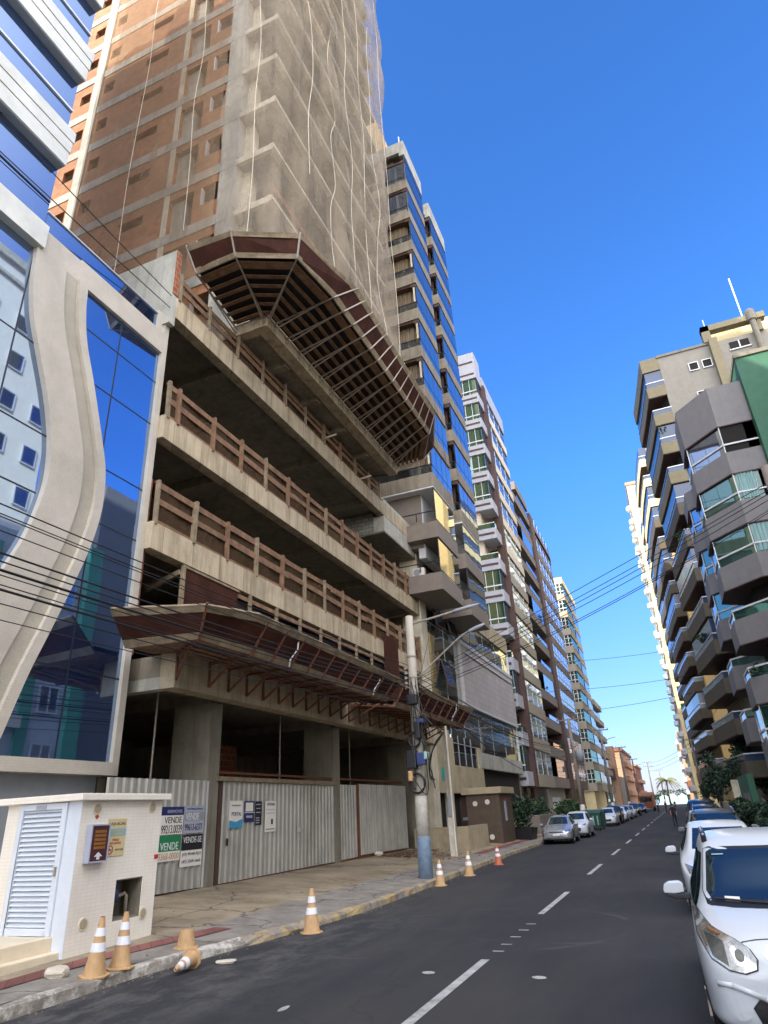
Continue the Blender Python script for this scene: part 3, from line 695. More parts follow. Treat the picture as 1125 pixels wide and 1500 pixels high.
MB().box(BAL-.45, BAL+.02, TY-.06, 27.1, Z0-.16, Z0+.36).box(-13.5, BAL-.45, TY-.06, TY+.3, Z0-.16, Z0+.3).build('transfer_edge', 'conc', U, bevel=.012)
MB().box(-9.92, -9.8, 15.05, 20.5, 24.0, 24.3).build('orange_board', 'brickedge', U)

# ---- debris canopies: timber deck on steel brackets with an outward leaning plywood lip
def canopy(segs, deck_in, nbr, plymat, name_label=None, lip=True, big=True):
    """segs: list of (lower, upper) lip corner pairs; deck_in: matching inner points"""
    c = MB(); up = MB(); lo = MB(); sheet = MB(); planks = MB(); lo2 = MB()
    root = None
    for (a, b), (c_, d) in zip(list(zip(segs, deck_in)), list(zip(segs[1:], deck_in[1:]))):
        l0, u0 = Vector(a[0]), Vector(a[1]); l1, u1 = Vector(c_[0]), Vector(c_[1]); i0, i1 = Vector(b), Vector(d)
        nrm = (l1-l0).cross(u0-l0).normalized()*.02
        c.add([l0+nrm, l1+nrm, u1+nrm, u0+nrm, l0-nrm, l1-nrm, u1-nrm, u0-nrm], [(0,1,2,3),(7,6,5,4),(0,4,5,1),(3,2,6,7),(1,5,6,2),(0,3,7,4)])
        
        def board_(mb_, t0, t1, th):
            n2 = nrm.normalized()*th; q = [l0.lerp(u0, t0), l1.lerp(u1, t0), l1.lerp(u1, t1), l0.lerp(u0, t1)]
            mb_.add([p_+n2 for p_ in q]+[p_-n2 for p_ in q], [(0,1,2,3),(7,6,5,4),(0,4,5,1),(3,2,6,7),(1,5,6,2),(0,3,7,4)])
        board_(up, .84, 1.06, .034); board_(lo, -.05, .17, .032)
        lo2.bar(l0+(i0-l0)*.09+Vector((0,0,-.02)), l1+(i1-l1)*.09+Vector((0,0,-.02)), .16, .04)
        dz = Vector((0, 0, .12)); sheet.add([l0+dz, l1+dz, i1+dz, i0+dz], [(0,1,2,3)])
        k = 6 if big else 5
        for j in range(1, k+1):
            t = j/(k+.6); planks.bar(l0+(i0-l0)*t, l1+(i1-l1)*t, .13 if big else .16, .04)
    p = c.build('lip_panel', plymat, U); up.build('rim_board', 'woodgrey', p); lo.build('base_board', 'woodgrey', p)
    q = sheet.build('canopy_deck', 'plydark', U); planks.build('deck_planks', 'deck', q); lo2.build('edge_plank', 'deck', q)
    for (s0, s1, j0, j1, n, first) in nbr:
        l0, u0 = map(Vector, s0); l1, u1 = map(Vector, s1); i0, i1 = Vector(j0), Vector(j1)
        for i in range(n):
            t = (i+(0 if first else .5))/max(1, n-(1 if first else 0)); l = l0.lerp(l1, t); u = u0.lerp(u1, t); w = i0.lerp(i1, t)
            dn = Vector((0, 0, -.06)); out = (u-l).cross(Vector((0, 1, 0))).normalized()*.03
            m = MB(); off = (l-w).normalized()*.05
            m.bar(w+dn, l+dn+off, .045); m.bar(l+dn+off, u+off+Vector((0, 0, .06)), .045)
            if big: m.bar(w+dn+Vector((0, 0, -.24)), w.lerp(l, .8)+dn, .035); m.bar(w+dn+Vector((0,0,-.24)), w+dn, .035)
            else:
                w2 = w+Vector((.02, 0, -.62)); m.bar(w2, w.lerp(l, .62)+dn, .045); m.bar(w2, w, .05)
            m.build('bracket', 'steel' if big else 'rust', q)
hi = [((-11.1,12.62,18.1),(-11.3,12.25,18.95)), ((-9.5,12.5,18.0),(-9.45,12.1,18.62)), ((-7.62,13.05,17.62),(-7.42,12.88,18.33)), ((-7.55,15.4,18.02),(-7.08,16.4,18.98)), ((-7.55,25.4,18.05),(-7.08,25.1,18.84)), ((-8.5,27.3,17.9),(-8.0,27.5,18.5))]
hin = [(-11.1,14.9,17.62), (-9.95,14.9,17.62), (-9.82,14.95,17.62), (-9.82,16.4,17.62), (-9.82,26.6,17.62), (-9.86,27.0,17.62)]
nb = [(hi[0],hi[1],hin[0],hin[1],2,1),(hi[2],hi[2],hin[2],hin[2],1,1),(((-7.55,15.4,18.02),(-7.08,16.4,18.98)),hi[4],(-9.82,15.3,17.62),(-9.82,26.4,17.62),14,1),(hi[5],hi[5],hin[5],hin[5],1,1)]
canopy(hi, hin, nb, 'plyred')
lo_ = [((-10.85,11.2,5.5),(-10.75,10.56,6.16)), ((-8.6,10.9,5.33),(-8.15,10.5,5.82)), ((-8.4,12.1,5.28),(-7.9,12.05,5.96)), ((-8.4,20.6,5.22),(-7.9,20.8,5.84))]
loin = [(-10.85,12.1,5.5), (-10.2,12.2,5.45), (-10.18,13,5.45), (-10.18,21.2,5.42)]
nl = [(lo_[1],lo_[1],loin[1],loin[1],1,1),(lo_[2],lo_[3],loin[2],loin[3],10,0)]
canopy(lo_, loin, nl, 'plyred', big=False)
lo2_ = [((-8.42,21.3,5.16),(-7.95,21.3,5.86)), ((-8.42,29.3,5.14),(-8.0,29.9,5.88))]
loin2 = [(-10.18,21.4,5.4), (-10.18,29.6,5.4)]
canopy(lo2_, loin2, [(lo2_[0],lo2_[1],loin2[0],loin2[1],10,1)], 'plyred', big=False)
m = MB()
for (y, dx) in ((14.0, .02), (19.2, .01), (27.4, .03)): m.tube([(-8.0+dx, y, 5.9), (-8.06+dx, y+.05, 5.6), (-8.2+dx, y-.06, 5.35), (-8.28+dx, y+.02, 5.2)], .025, 5)
tag(m.build('plastic_scraps', 'white'), 'white plastic scraps caught on the lower wooden canopy', 'plastic scraps')

# ---- dust net over the tower front
def net(name, label, path, z0, z1, mat, amp, seed):
    rnd = random.Random(seed); P = [Vector((*p, 0)) for p in path]; L = [0]
    for a, b in zip(P, P[1:]): L.append(L[-1]+(b-a).length)
    nu = int(L[-1]/.28); nv = int((z1-z0)/.55); mb = MB(); ph = [rnd.uniform(0, 6.28) for _ in range(12)]
    for j in range(nv+1):
        z = z0+(z1-z0)*j/nv; belly = abs(math.sin((z-Z0-2.8)/6.0*math.pi))
        for i in range(nu+1):
            s = L[-1]*i/nu; k = max(q for q in range(len(L)-1) if L[q] <= s+1e-6); t = (s-L[k])/(L[k+1]-L[k])
            p = P[k].lerp(P[k+1], t); d = (P[k+1]-P[k]).normalized(); o = Vector((d.y, -d.x, 0))
            w = amp*(.5*math.sin(s*1.9+z*.21+ph[0])+.35*math.sin(s*3.7-z*.33+ph[1])+.25*math.sin(s*7.3+z*.5+ph[2])+.3*math.sin(z*.9+s*.4+ph[3]))
            w += amp*1.5*belly*(.5+.5*math.sin(s*.55+z*.13+ph[4]))
            p = p+o*w; mb.v.append((p.x, p.y, z+.12*math.sin(s*1.1+ph[5])))
    for j in range(nv):
        for i in range(nu): a = j*(nu+1)+i; mb.f.append((a, a+1, a+nu+2, a+nu+1))
    return tag(mb.build(name, mat, smooth=True), label, 'net')
net('safety_net', 'pale dust net hanging in folds over the street front of the tower', [(-12.1,14.62),(-9.55,14.5),(-9.3,15.0),(-9.25,26.6),(-9.7,27.6),(-11.5,27.8)], 18.6, 68.5, 'net', .24, 2)
net('safety_net', 'thin see-through net stretched over the orange brick side wall', [(-20.4,14.55),(-12.2,14.5)], 20.5, 68.3, 'netthin', .07, 4)
rr = random.Random(9); LR = ['loose rope hanging down the brick side of the netted tower', 'ropes hanging over the netted street front of the tower']
for i, (x, y, z0, z1) in enumerate([(-16.9,14.35,18.6,58),(-13.55,14.3,23,58),(-10.3,14.2,20.3,58),(-9.02,18.6,19.4,40),(-9.0,20.6,20,58),(-8.98,22.4,20,58),(-8.98,24.2,20,50),(-9.0,16.4,26,58),(-8.98,26.0,20.3,58)]):
    pts = [(x+rr.uniform(-.1, .1), y+rr.uniform(-.4, .4)*(1 if y > 15 else .3), z0+(z1-z0)*k/9) for k in range(10)]
    lab = ['loose rope hanging leftmost on the netted brick side wall', 'pale rope hanging beside the door openings of the brick wall', 'pale rope hanging on the netted balcony corner'][i] if i < 3 else LR[1]
    tag(MB().tube(cat_curve(pts, 4), .013, 5).build('hanging_rope', 'rope'), lab, 'rope', 'ropes over the dust net')

# ------------------------------------------------------------------ corrugated hoarding and gates
def corrugated(name, label, y0, y1, z0a, z0b, z1, x, cat, pitch=.23):
    t = thing(name, label, cat, (x, y0, z0a)); mb = MB(); n = int((y1-y0)/pitch*6)
    prof = [0, .035, .035, .035, 0, -.004]
    for i in range(n+1):
        y = y0+(y1-y0)*i/n; px = x+prof[i % 6]; zb_ = z0a+(z0b-z0a)*i/n
        mb.v += [(px, y, zb_), (px, y, z1)]
    for i in range(n): mb.f.append((2*i, 2*i+2, 2*i+3, 2*i+1))
    mb.build('corrugated_sheet', 'zinc', t); return t
f1 = corrugated('hoarding', 'grey corrugated hoarding covered in sale boards beside the cream booth', 11.3, 14.68, .46, .42, 2.77, FX, 'hoarding')
MB().box(FX+.03, FX+.06, 14.64, 14.7, .42, 2.76).build('edge_strip', 'alu', f1); MB().box(FX-.1, FX-.04, 11.3, 14.6, .38, .44).build('base_rail', 'rust', f1)
g1 = corrugated('gate', 'wide corrugated sliding gate with four small posters between the concrete columns', 15.35, 21.72, .42, .44, 2.76, FX+.02, 'gate')
MB().box(FX+.05, FX+.12, 14.95, 21.7, 2.77, 2.88).build('rail', 'woodgrey', g1); MB().box(FX-.08, FX+.02, 15.3, 21.7, .34, .42).build('base_rail', 'rust', g1)
MB().box(FX-.06, FX+.04, 15.16, 15.32, .36, 2.78).build('gate_post', 'brown', g1); MB().box(FX+.06, FX+.09, 15.55, 15.6, 1.25, 1.42).build('handle', 'black', g1)
MB().box(FX+.055, FX+.075, 19.2, 19.36, 1.42, 1.56).build('latch', 'alu', g1)
g2 = corrugated('hoarding', 'narrow corrugated panel right of the second ground floor column', 22.25, 23.62, .45, .46, 2.8, FX, 'hoarding')
MB().box(FX-.08, FX+.0, 22.2, 23.6, .37, .45).build('base_rail', 'rust', g2)
g3 = corrugated('gate', 'slightly lowered corrugated gate behind the concrete utility pole', 23.72, 28.5, .5, .46, 2.84, FX+.05, 'gate')
MB().box(FX+.0, FX+.07, 23.62, 23.72, .4, 2.86).build('gate_post', 'rust', g3); MB().box(FX-.05, FX+.03, 23.7, 28.4, .4, .47).build('base_rail', 'rust', g3)
MB().box(FX-.1, FX-.02, 15, 28.4, 2.96, 3.02).build('track_rail', 'rust', U)
SX = FX+.045
s = board('sale_board', 'white sale board with a navy top strip on the hoarding', SX, 13.02, 13.8, 1.6, 2.18, 'signwhite')
patch(s, SX, 13.02, 13.8, 2.0, 2.18, 'navy'); text('lettering', 'BEIRIMÓVEIS', 'signgrey', s, (SX+.014, 13.48, 2.09), .52, .085); text('lettering', 'VENDE', 'ink', s, (SX+.0125, 13.44, 1.9), .6, .13); text('lettering', '99213.0039', 'ink', s, (SX+.0125, 13.41, 1.71), .72, .17)
s = board('sale_board', 'grey sale board with white lettering at the upper right of the hoarding', SX, 13.83, 14.6, 1.6, 2.2, 'signgrey')
patch(s, SX, 13.85, 14.6, 1.87, 2.06, 'greypaint'); text('lettering', 'IMOBILIÁRIA', 'navy', s, (SX+.0125, 14.22, 2.13), .6, .05); text('lettering', 'VENDE', 'white', s, (SX+.0145, 14.13, 1.96), .5, .15); text('lettering', '99613-6377', 'ink', s, (SX+.0125, 14.2, 1.73), .66, .14)
s = board('sale_board', 'green and white sale board below the navy topped one', SX, 12.98, 13.76, 1.06, 1.58, 'signwhite')
patch(s, SX, 12.98, 13.76, 1.26, 1.58, 'signgreen'); text('lettering', 'VENDE', 'white', s, (SX+.0145, 13.37, 1.36), .62, .15); text('lettering', '3368-0000', 'cone', s, (SX+.0125, 13.37, 1.16), .7, .13)
s = board('sale_board', 'white sale board with a black upper half and two phone numbers', SX, 13.8, 14.58, .9, 1.57, 'signwhite')
patch(s, SX, 13.8, 14.58, 1.24, 1.57, 'ink'); text('lettering', 'VENDE-SE', 'white', s, (SX+.0145, 14.19, 1.46), .68, .13); text('lettering', '(47) 99140-9251', 'ink', s, (SX+.0125, 14.19, 1.15), .68, .08); text('lettering', '(47) 3269-1660', 'ink', s, (SX+.0125, 14.19, 1.0), .68, .08)
SX = FX+.062
s = board('poster', 'white poster with a pale blue bottom on the wide gate', SX, 15.62, 16.22, 1.64, 2.3, 'signwhite')
m = MB(); m.ext([(SX+.009,15.62,1.64),(SX+.009,16.22,1.64),(SX+.009,16.22,1.86),(SX+.009,15.92,1.79),(SX+.009,15.62,1.83)], (.003,0,0)); m.build('print_block', 'signblue', s)
text('lettering', 'PORTAL', 'navy', s, (SX+.0125, 15.94, 1.98), .44, .09); text('lettering', 'IMOBILIÁRIA', 'ink', s, (SX+.0125, 15.92, 2.19), .4, .04)
s = board('poster', 'navy poster with a white square on the wide gate', SX, 16.3, 16.78, 1.77, 2.29, 'navy')
patch(s, SX, 16.36, 16.72, 2.03, 2.25, 'signwhite'); patch(s, SX, 16.3, 16.78, 1.995, 2.01, 'signwhite'); text('lettering', 'VENDE', 'signwhite', s, (SX+.0125, 16.54, 1.9), .3, .06)
s = board('poster', 'narrow black poster on the wide gate', SX, 16.83, 17.16, 1.68, 2.28, 'ink')
for z in (2.2, 2.1, 2.0, 1.86, 1.8, 1.74): patch(s, SX, 16.87, 17.1-.05*(z < 1.9), z-.012, z+.012, 'signgrey', 'text_line')
s = board('poster', 'tall white poster with small grey print on the wide gate', SX, 17.34, 17.92, 1.49, 2.29, 'signwhite')
text('lettering', 'imóveis', 'ink', s, (SX+.0125, 17.63, 2.21), .4, .09); patch(s, SX, 17.4, 17.86, 2.05, 2.07, 'signgrey', 'text_line'); patch(s, SX, 17.4, 17.86, 1.96, 1.98, 'signgrey', 'text_line'); patch(s, SX, 17.4, 17.86, 1.55, 1.57, 'ink', 'text_line'); patch(s, SX, 17.66, 17.76, 1.68, 1.82, 'ink')
# ------------------------------------------------------------------ dark tower with blue glass bays
T = thing('apartment_tower', 'dark grey apartment tower with blue mirror glass bays beside the netted tower', 'building', (-9.2, 31.1, 0))
MB().box(-22, -10.25, 31.7, 41, 15, 46.2).build('wall', 'taupe', T)
MB().box(-11.5, -10.0, 35.02, 36.8, 15, 45.8).build('pale_pier', 'conc_pale', T)
MB().box(-10.6, -10.2, 31.8, 41, 14.4, 18.3).build('pale_wall', 'white', T)
MB().box(-15, -9.22, 31.12, 35.0, 18.22, 18.3).box(-12, -9.22, 36.75, 40.9, 18.22, 18.3).build('soffit', 'white', T)
MB().box(-24, -14, 31.5, 42, 14, 63).build('wall', 'ochre', T)  # rear core raised out of view, added to shade the olive tower
rt = random.Random(21)
for (ya, yb, top) in ((31.1, 35.02, 47.3), (36.75, 40.92, 46.9)):
    first = ya < 32; k = 0
    for k in range(10):
        zb = 18.3+3*k
        if zb > top-2.6: break
        glassleft = first and k >= 7
        MB().box(-15, -9.2, ya, yb, zb, zb+.86).build('parapet_band', 'concshade', T)
        MB().box(-9.32, -9.21, ya+.08, yb-.03, zb+.88, zb+2.74).build('bay_glass', 'blueglass2', T)
        mb = MB()
        for j in range(1, 4): mb.box(-9.22, -9.2, ya+j*(yb-ya)/4-.015, ya+j*(yb-ya)/4+.015, zb+.88, zb+2.74)
        mb.box(-9.22, -9.2, ya, yb, zb+1.34, zb+1.37)
        mb.build('bay_frame', 'mull', T)
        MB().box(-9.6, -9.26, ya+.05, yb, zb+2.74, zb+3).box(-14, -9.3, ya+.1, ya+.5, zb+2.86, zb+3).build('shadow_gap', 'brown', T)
        if glassleft:
            MB().box(-15, -9.3, ya+.02, ya+.08, zb+.6, zb+2.6).build('bay_glass', 'blueglass2', T)
            mb = MB()
            for x in (-9.3, -10.1, -11.2, -12.4): mb.box(x-.025, x+.025, ya, ya+.1, zb+.6, zb+2.6)
            mb.box(-15, -9.3, ya, ya+.1, zb+1.15, zb+1.2); mb.build('bay_frame', 'mull', T)
        else:
            mb = MB(); w = -15 if first else -11
            for j in range(int((-9.45-w)/.16)): mb.box(w+j*.16, w+j*.16+.135, ya+.5+.05*(j % 2), ya+.62, zb+.86, zb+2.9)
            mb.build('curtain', 'slat' if first else 'brown', T)
            g = MB().box(w, -9.25, ya+.02, ya+.04, zb+.86, zb+1.36).build('railing_glass', 'darkglass', T)
            mb = MB(); mb.box(w, -9.22, ya, ya+.06, zb+1.36, zb+1.41)
            for j in range(4): mb.box(-9.28-j*1.15, -9.24-j*1.15, ya, ya+.06, zb+.86, zb+1.4)
            mb.build('railing', 'mull', g)
            if first and rt.random() < .8: MB().box(-9.45, -9.3, ya+.1, ya+.3, zb+.86, zb+2.8).build('post', 'conc_pale', T)
    zt = 18.3+3*k
    MB().box(-15, -9.2, ya, yb, top-.35, top).box(-9.6, -9.2, ya, yb, top-1.5, top-.35).box(-15, -9.6, ya, ya+.2, top-1.1, top-.35).build('roof_band', 'conc_grey', T)
    MB().box(-9.3, -9.22, ya+.05, yb, zt, top-1.5).build('bay_glass', 'blueglass2', T)
MB().tube([(-9.6, 31.4, 47.3), (-9.6, 31.4, 48.3)], .05, 6).build('lightning_rod', 'alu', T)
for zb in (12.4, 15.35):   # open lower balconies
    for (ya, yb) in ((31.1, 34.9), (36.7, 40.9)):
        MB().box(-11.6, -9.2, ya, yb, zb-.15, zb+.8).build('parapet_band', 'taupe', T)
        g = MB().box(-9.3, -9.26, ya+.05, yb, zb+.97, zb+2.75).build('bay_glass', 'skyglass', T)
        MB().box(-9.3, -9.24, ya, ya+.05, zb+.95, zb+2.8).box(-11.6, -9.24, ya, ya+.04, zb+1.4, zb+1.45).box(-10.4, -10.35, ya, ya+.04, zb+.95, zb+1.42).build('bay_frame', 'mull', g)
# street front of its podium
MB().box(-22, -11.25, 33.2, 54.2, .2, 13.3).build('podium_wall', 'taupe', T)
MB().box(-12, -10.95, 32.35, 33.3, .2, 15.3).build('pier', 'conc_pale', T)
m = MB().ext([(-10.95,33.3,13.2),(-10.95,54.2,13.35),(-10.95,54.2,14.6),(-10.95,33.3,14.6)], (-.5,0,0)); m.build('coping_beam', 'render_tan', T)
MB().box(-11.4, -10.96, 53.9, 54.2, 4.8, 13.3).build('pier', 'white', T)
g = MB().box(-11.2, -11.04, 33.3, 53.9, 4.9, 13.2).build('curtain_glass', 'greyglass', T)
mb = MB()
for y in (36.4, 39.2, 42.6, 46, 49.6): mb.box(-11.06, -11.02, y-.02, y+.02, 4.9, 13.2)
for z in (6.2, 7.4, 9.6, 11.4): mb.box(-11.06, -11.02, 33.3, 53.9, z-.02, z+.02)
mb.build('curtain_frame', 'greypaint', g)
for (y, z) in ((34.3, 11.3), (36.9, 11.4), (35.5, 8.1)):
    m = MB().ext([(-11.02,y,z+1.5),(-11.02,y+1.5,z+1.5),(-10.7,y+1.5,z),(-10.7,y,z)], (.04,0,.02)); s_ = m.build('tilted_window', 'shadeglass', T)
    mb = MB()
    for a, b in (((-11.0,y,z+1.5),(-10.68,y,z)),((-11.0,y+1.5,z+1.5),(-10.68,y+1.5,z)),((-10.68,y,z),(-10.68,y+1.5,z))): mb.bar(a, b, .07)
    mb.build('window_frame', 'brown', s_)
p = MB().box(-11.1, -10.8, 39.2, 53.8, 7.5, 11.45).build('tile_panel', 'tileblock', T)
MB().box(-10.8, -10.74, 39.2, 53.8, 11.2, 11.45).box(-10.8, -10.74, 39.2, 53.8, 7.45, 7.6).box(-10.8, -10.72, 39.8, 53.2, 10.75, 10.87).build('panel_frame', 'alu', p)
MB().box(-11.3, -10.9, 41.6, 54.2, 4.05, 4.95).build('lintel_beam', 'conc_grey', T)
MB().box(-11.3, -10.92, 33.3, 36.2, 2.6, 5.4).box(-11.3, -10.92, 36.2, 41.3, 2.6, 4.0).box(-11.3, -10.92, 41.3, 42.2, .2, 5.2).build('plinth_wall', 'render_tan', T)
g = MB().box(-11.2, -11.0, 36.2, 41.3, 4.0, 5.6).build('window', 'darkglass', T)
mb = MB()
for y in (37.4, 38.7, 40): mb.box(-11.0, -10.97, y-.03, y+.03, 4, 5.6)
mb.box(-11.0, -10.965, 36.2, 41.3, 5.15, 5.2)
mb.build('window_frame', 'greypaint', g)
MB().box(-11.24, -11.2, 42.2, 53.5, .2, 4.1).build('garage_mouth', 'dark', T)  # flat dark panel paints in the shade of the open garage
MB().box(-11.35, -11.22, 33.4, 41.3, .2, 2.6).build('entrance_recess', 'dark', T)  # dark panel paints in the shade under the entrance
d = MB().box(-11.22, -11.16, 37.4, 39.0, .3, 2.45).build('entrance_door', 'brown', T); MB().box(-11.16, -11.14, 37.6, 38.7, 1.25, 1.4).build('door_plate', 'signgrey', d)
MB().box(-11.2, -11.0, 34.8, 35.1, .3, 2.6).build('entrance_pier', 'conc_grey', T)
MB().box(-10.92, -10.9, 33.7, 34.4, 3.2, 3.8).build('teal_sticker', 'teal', T)
W1 = thing('garden_wall', 'low tan planter wall in front of the dark tower entrance', 'wall', (-9.4, 29.5, .2))
MB().box(-10.9, -8.5, 29.2, 29.5, .1, 1.15).box(-8.7, -8.5, 29.5, 32.5, .1, 1.15).build('wall', 'render_tan', W1)
GH = thing('gatehouse', 'brown stone entrance box with four white round vents', 'gatehouse', (-8.35, 34.5, .1))
MB().box(-10.0, -8.3, 34.5, 37.2, .08, 2.45).build('wall', 'brownbox', GH, bevel=.02)
MB().box(-10.2, -8.15, 34.35, 37.4, 2.45, 2.75).build('roof_slab', 'render_tan', GH, bevel=.02)
for (x, z) in ((-9.55, 2.03), (-8.92, 2.08), (-9.5, .5), (-8.85, .52)): MB().lathe((x, 34.5, z), [(.12, -.02), (.12, .03), (.09, .035), (.09, .02)], 18, 'y').build('round_vent', 'signwhite', GH)
MB().box(-8.3, -8.27, 35.4, 35.75, 1.2, 2.1).build('intercom', 'signgrey', GH)
MB().box(-8.3, -8.275, 35.35, 36.0, 2.12, 2.22).build('red_plate', 'red', GH)

# ------------------------------------------------------------------ white tower with green glass
W = thing('apartment_tower', 'white apartment tower with green glass balconies and tall brown fins', 'building', (-10.74, 55.06, 0))
MB().box(-24, -12.2, 55.5, 69, 0, 43.5).build('wall', 'cream', W)
for k in range(14):
    z = 3.25+3*k; last = k == 13
    w = 3.2 if last else 1.05
    b = MB().box(-16, -10.74, 55.06, 57.3, z, z+w).build('white_band', 'lilac', W)
    MB().box(-14, -10.9, 55.035, 55.06, z+.42, z+.62).build('brown_stripe', 'brown', b)
    if last:
        MB().box(-14, -10.9, 55.03, 55.06, z+1.9, z+2.1).build('brown_stripe', 'brown', b); break
    opn = k in (1, 3, 6, 7)
    if not opn:
        g = MB().box(-15.5, -10.95, 55.25, 55.3, z+w, z+3).build('balcony_glass', 'greenglass', W)
        MB().box(-12.3, -12.25, 55.2, 55.26, z+w, z+3).box(-11.6, -11.56, 55.2, 55.26, z+w, z+3).box(-15.5, -10.86, 55.16, 55.26, z+w+.42, z+w+.52).build('white_rail', 'white', g)
        MB().box(-10.95, -10.9, 55.3, 57.2, z+w, z+3).build('street_glass', 'blueglass2', W)
    else:
        g = MB().box(-15.5, -10.85, 55.12, 55.16, z+w, z+w+.5).build('balcony_glass', 'greenglass', W)
        MB().box(-15.5, -10.82, 55.1, 55.2, z+w+.5, z+w+.57).build('white_rail', 'white', g)
        MB().box(-10.84, -10.8, 55.16, 57.2, z+w, z+w+.5).build('street_glass', 'blueglass2', W)
        MB().box(-12.5, -12.1, 55.6, 56.1, z+w, z+3).build('pillar', 'cream', W)
    # right hand part: cream bands and reflecting glass
    if k < 13:
        MB().box(-12.4, -10.74, 58.2, 67.8, z, z+1.0).build('cream_band', 'cream' if k > 6 else 'beige', W)
        g = MB().box(-12.0, -10.86, 58.2, 67.8, z+1.0, z+3).build('street_window', 'skyglass' if k else 'screenglass' if False else 'skyglass', W)
        mb = MB()
        for y in (60.4, 62.8, 65.2): mb.box(-10.87, -10.83, y-.04, y+.04, z+1, z+3)
        mb.box(-10.87, -10.825, 58.2, 67.8, z+2.2, z+2.27)
        mb.build('window_frame', 'alu', g)
MB().box(-11.3, -10.5, 57.3, 58.0, 3.2, 42.6).build('brown_fin', 'brown', W)
MB().box(-12.4, -10.74, 58.0, 67.8, 42.25, 44.2).box(-14, -12.4, 58, 67.8, 43, 46).build('roof_band', 'lilac', W)
MB().box(-12.6, -11.7, 55.6, 68.5, .2, 3.2).build('ground_floor', 'beige', W)
for y in (57.2, 60.2): MB().box(-11.7, -11.45, y, y+.4, .2, 3.2).build('entrance_column', 'brown', W)
MB().box(-11.69, -11.66, 58, 59.8, .2, 2.6).build('entrance_door', 'skyglass', W)
MB().box(-11.69, -11.64, 55.8, 56.5, 2.3, 2.8).build('small_window', 'darkglass', W)

# ------------------------------------------------------------------ taupe balcony block, cream block and smaller blocks further on
Eb = thing('apartment_block', 'taupe apartment block with chunky open balconies and a brown fin', 'building', (-11.6, 75.7, 0))
MB().box(-24, -13.2, 71, 101, 0, 37.5).build('wall', 'taupe', Eb)
MB().box(-24, -13.2, 70.4, 71, 0, 38.5).build('end_wall', 'beige', Eb)
for k in range(12):
    z = 3.4+3*k
    MB().plan([(-13.2, 70.8), (-11.7, 72.6), (-11.6, 75.7), (-11.6, 83.6), (-13.2, 83.6)], z, z+1.05).build('balcony_band', 'taupe', Eb)
    MB().box(-11.62, -11.58, 75.7, 83.6, z+1.05, z+(1.5 if k % 3 else 2.9)).build('railing_glass', 'skyglass' if k % 2 else 'blueglass2', Eb)
    MB().box(-13.25, -13.15, 71.3, 83.6, z+1.05, z+2.9).build('recess_window', 'darkglass', Eb)
    MB().box(-13.2, -11.6, 86, 101, z, z+1.1).build('window_band', 'taupe', Eb)
    g = MB().box(-12, -11.66, 86, 101, z+1.1, z+3).build('street_window', 'blueglass2' if k % 3 else 'skyglass', Eb)
    mb = MB()
    for y in (88.5, 91, 93.5, 96, 98.5): mb.box(-11.68, -11.62, y-.08, y+.08, z+1.1, z+3)
    mb.box(-11.68, -11.615, 86, 101, z+1.7, z+1.78)
    mb.build('window_frame', 'alu', g)
MB().box(-13.3, -11.4, 83.6, 86, 2, 38.6).build('brown_fin', 'brown', Eb)
MB().box(-13.3, -11.6, 75.7, 83.6, 39.4-.6, 39.9).box(-13.3, -11.6, 86, 101, 39.3-2.6, 38.2).build('roof_band', 'taupe', Eb)
MB().box(-16, -12.2, 79, 82, 39.9, 41.6).build('rooftop_box', 'brown', Eb)
MB().box(-13.2, -12.3, 72, 101, .2, 3.4).build('ground_floor', 'beige', Eb)
MB().box(-12.28, -12.2, 74, 79, .2, 2.5).build('garage_door', 'white', Eb)
Fb = thing('apartment_block', 'cream apartment block with green glazed balconies beyond the taupe one', 'building', (-11.44, 111.2, 0))
MB().box(-22, -12, 111.3, 128, 0, 37).build('wall', 'yellow', Fb)
for k in range(11):
    z = 3.4+3*k
    b = MB().box(-15, -11.44, 111.0, 119.5, z, z+1.15).build('balcony_band', 'beige', Fb)
    MB().box(-11.44, -11.36, 111.0, 119.5, z+1.15, z+1.22).box(-14, -11.4, 110.95, 111, z+1.55, z+1.65).build('white_rail', 'white', b)
    g = MB().box(-14.6, -11.6, 111.15, 111.2, z+1.15, z+3).box(-11.62, -11.56, 111.2, 119.5, z+1.15, z+3).build('balcony_glass', 'greenglass', Fb)
    mb = MB()
    for x in (-14, -13.3, -12.6, -12.0): mb.box(x-.06, x+.06, 111.08, 111.16, z+1.15, z+3)
    mb.box(-14.5, -11.7, 111.07, 111.165, z+2.4, z+2.48)
    mb.build('window_frame', 'white', g)
    MB().box(-12, -11.5, 121, 128, z, z+1.3).build('window_band', 'beige', Fb)
    MB().box(-12, -11.56, 121, 128, z+1.3, z+3).build('street_window', 'skyglass', Fb)
MB().box(-15, -11.44, 111.0, 128, 36.4, 37.5).build('roof_band', 'yellow', Fb)
Gb = thing('apartment_block', 'narrow brown apartment block at the far end of the left row', 'building', (-11.4, 129, 0))
MB().box(-22, -11.9, 129, 143, 0, 19.5).build('wall', 'taupe', Gb)
for k in range(6):
    MB().box(-12, -11.3, 129.2, 142.5, 1.6+3*k+1.6, 1.6+3*k+2.6).build('balcony_band', 'beige', Gb)
    MB().box(-11.95, -11.85, 130, 142, 1.6+3*k+.2, 1.6+3*k+1.6).build('street_window', 'darkglass', Gb)
Ob = thing('sunlit_house', 'sunlit orange house with a stair tower at the far end of the left row', 'house', (-11.4, 155, 0))
MB().box(-15, -11.2, 152, 154.5, 0, 12.4).build('stair_tower', 'orange', Ob); MB().box(-22, -10.7, 166, 200, 0, 12.2).build('wall', 'orange', Ob)
MB().box(-20, -10.9, 154.5, 166, 0, 6.5).build('wing', 'beige', Ob)
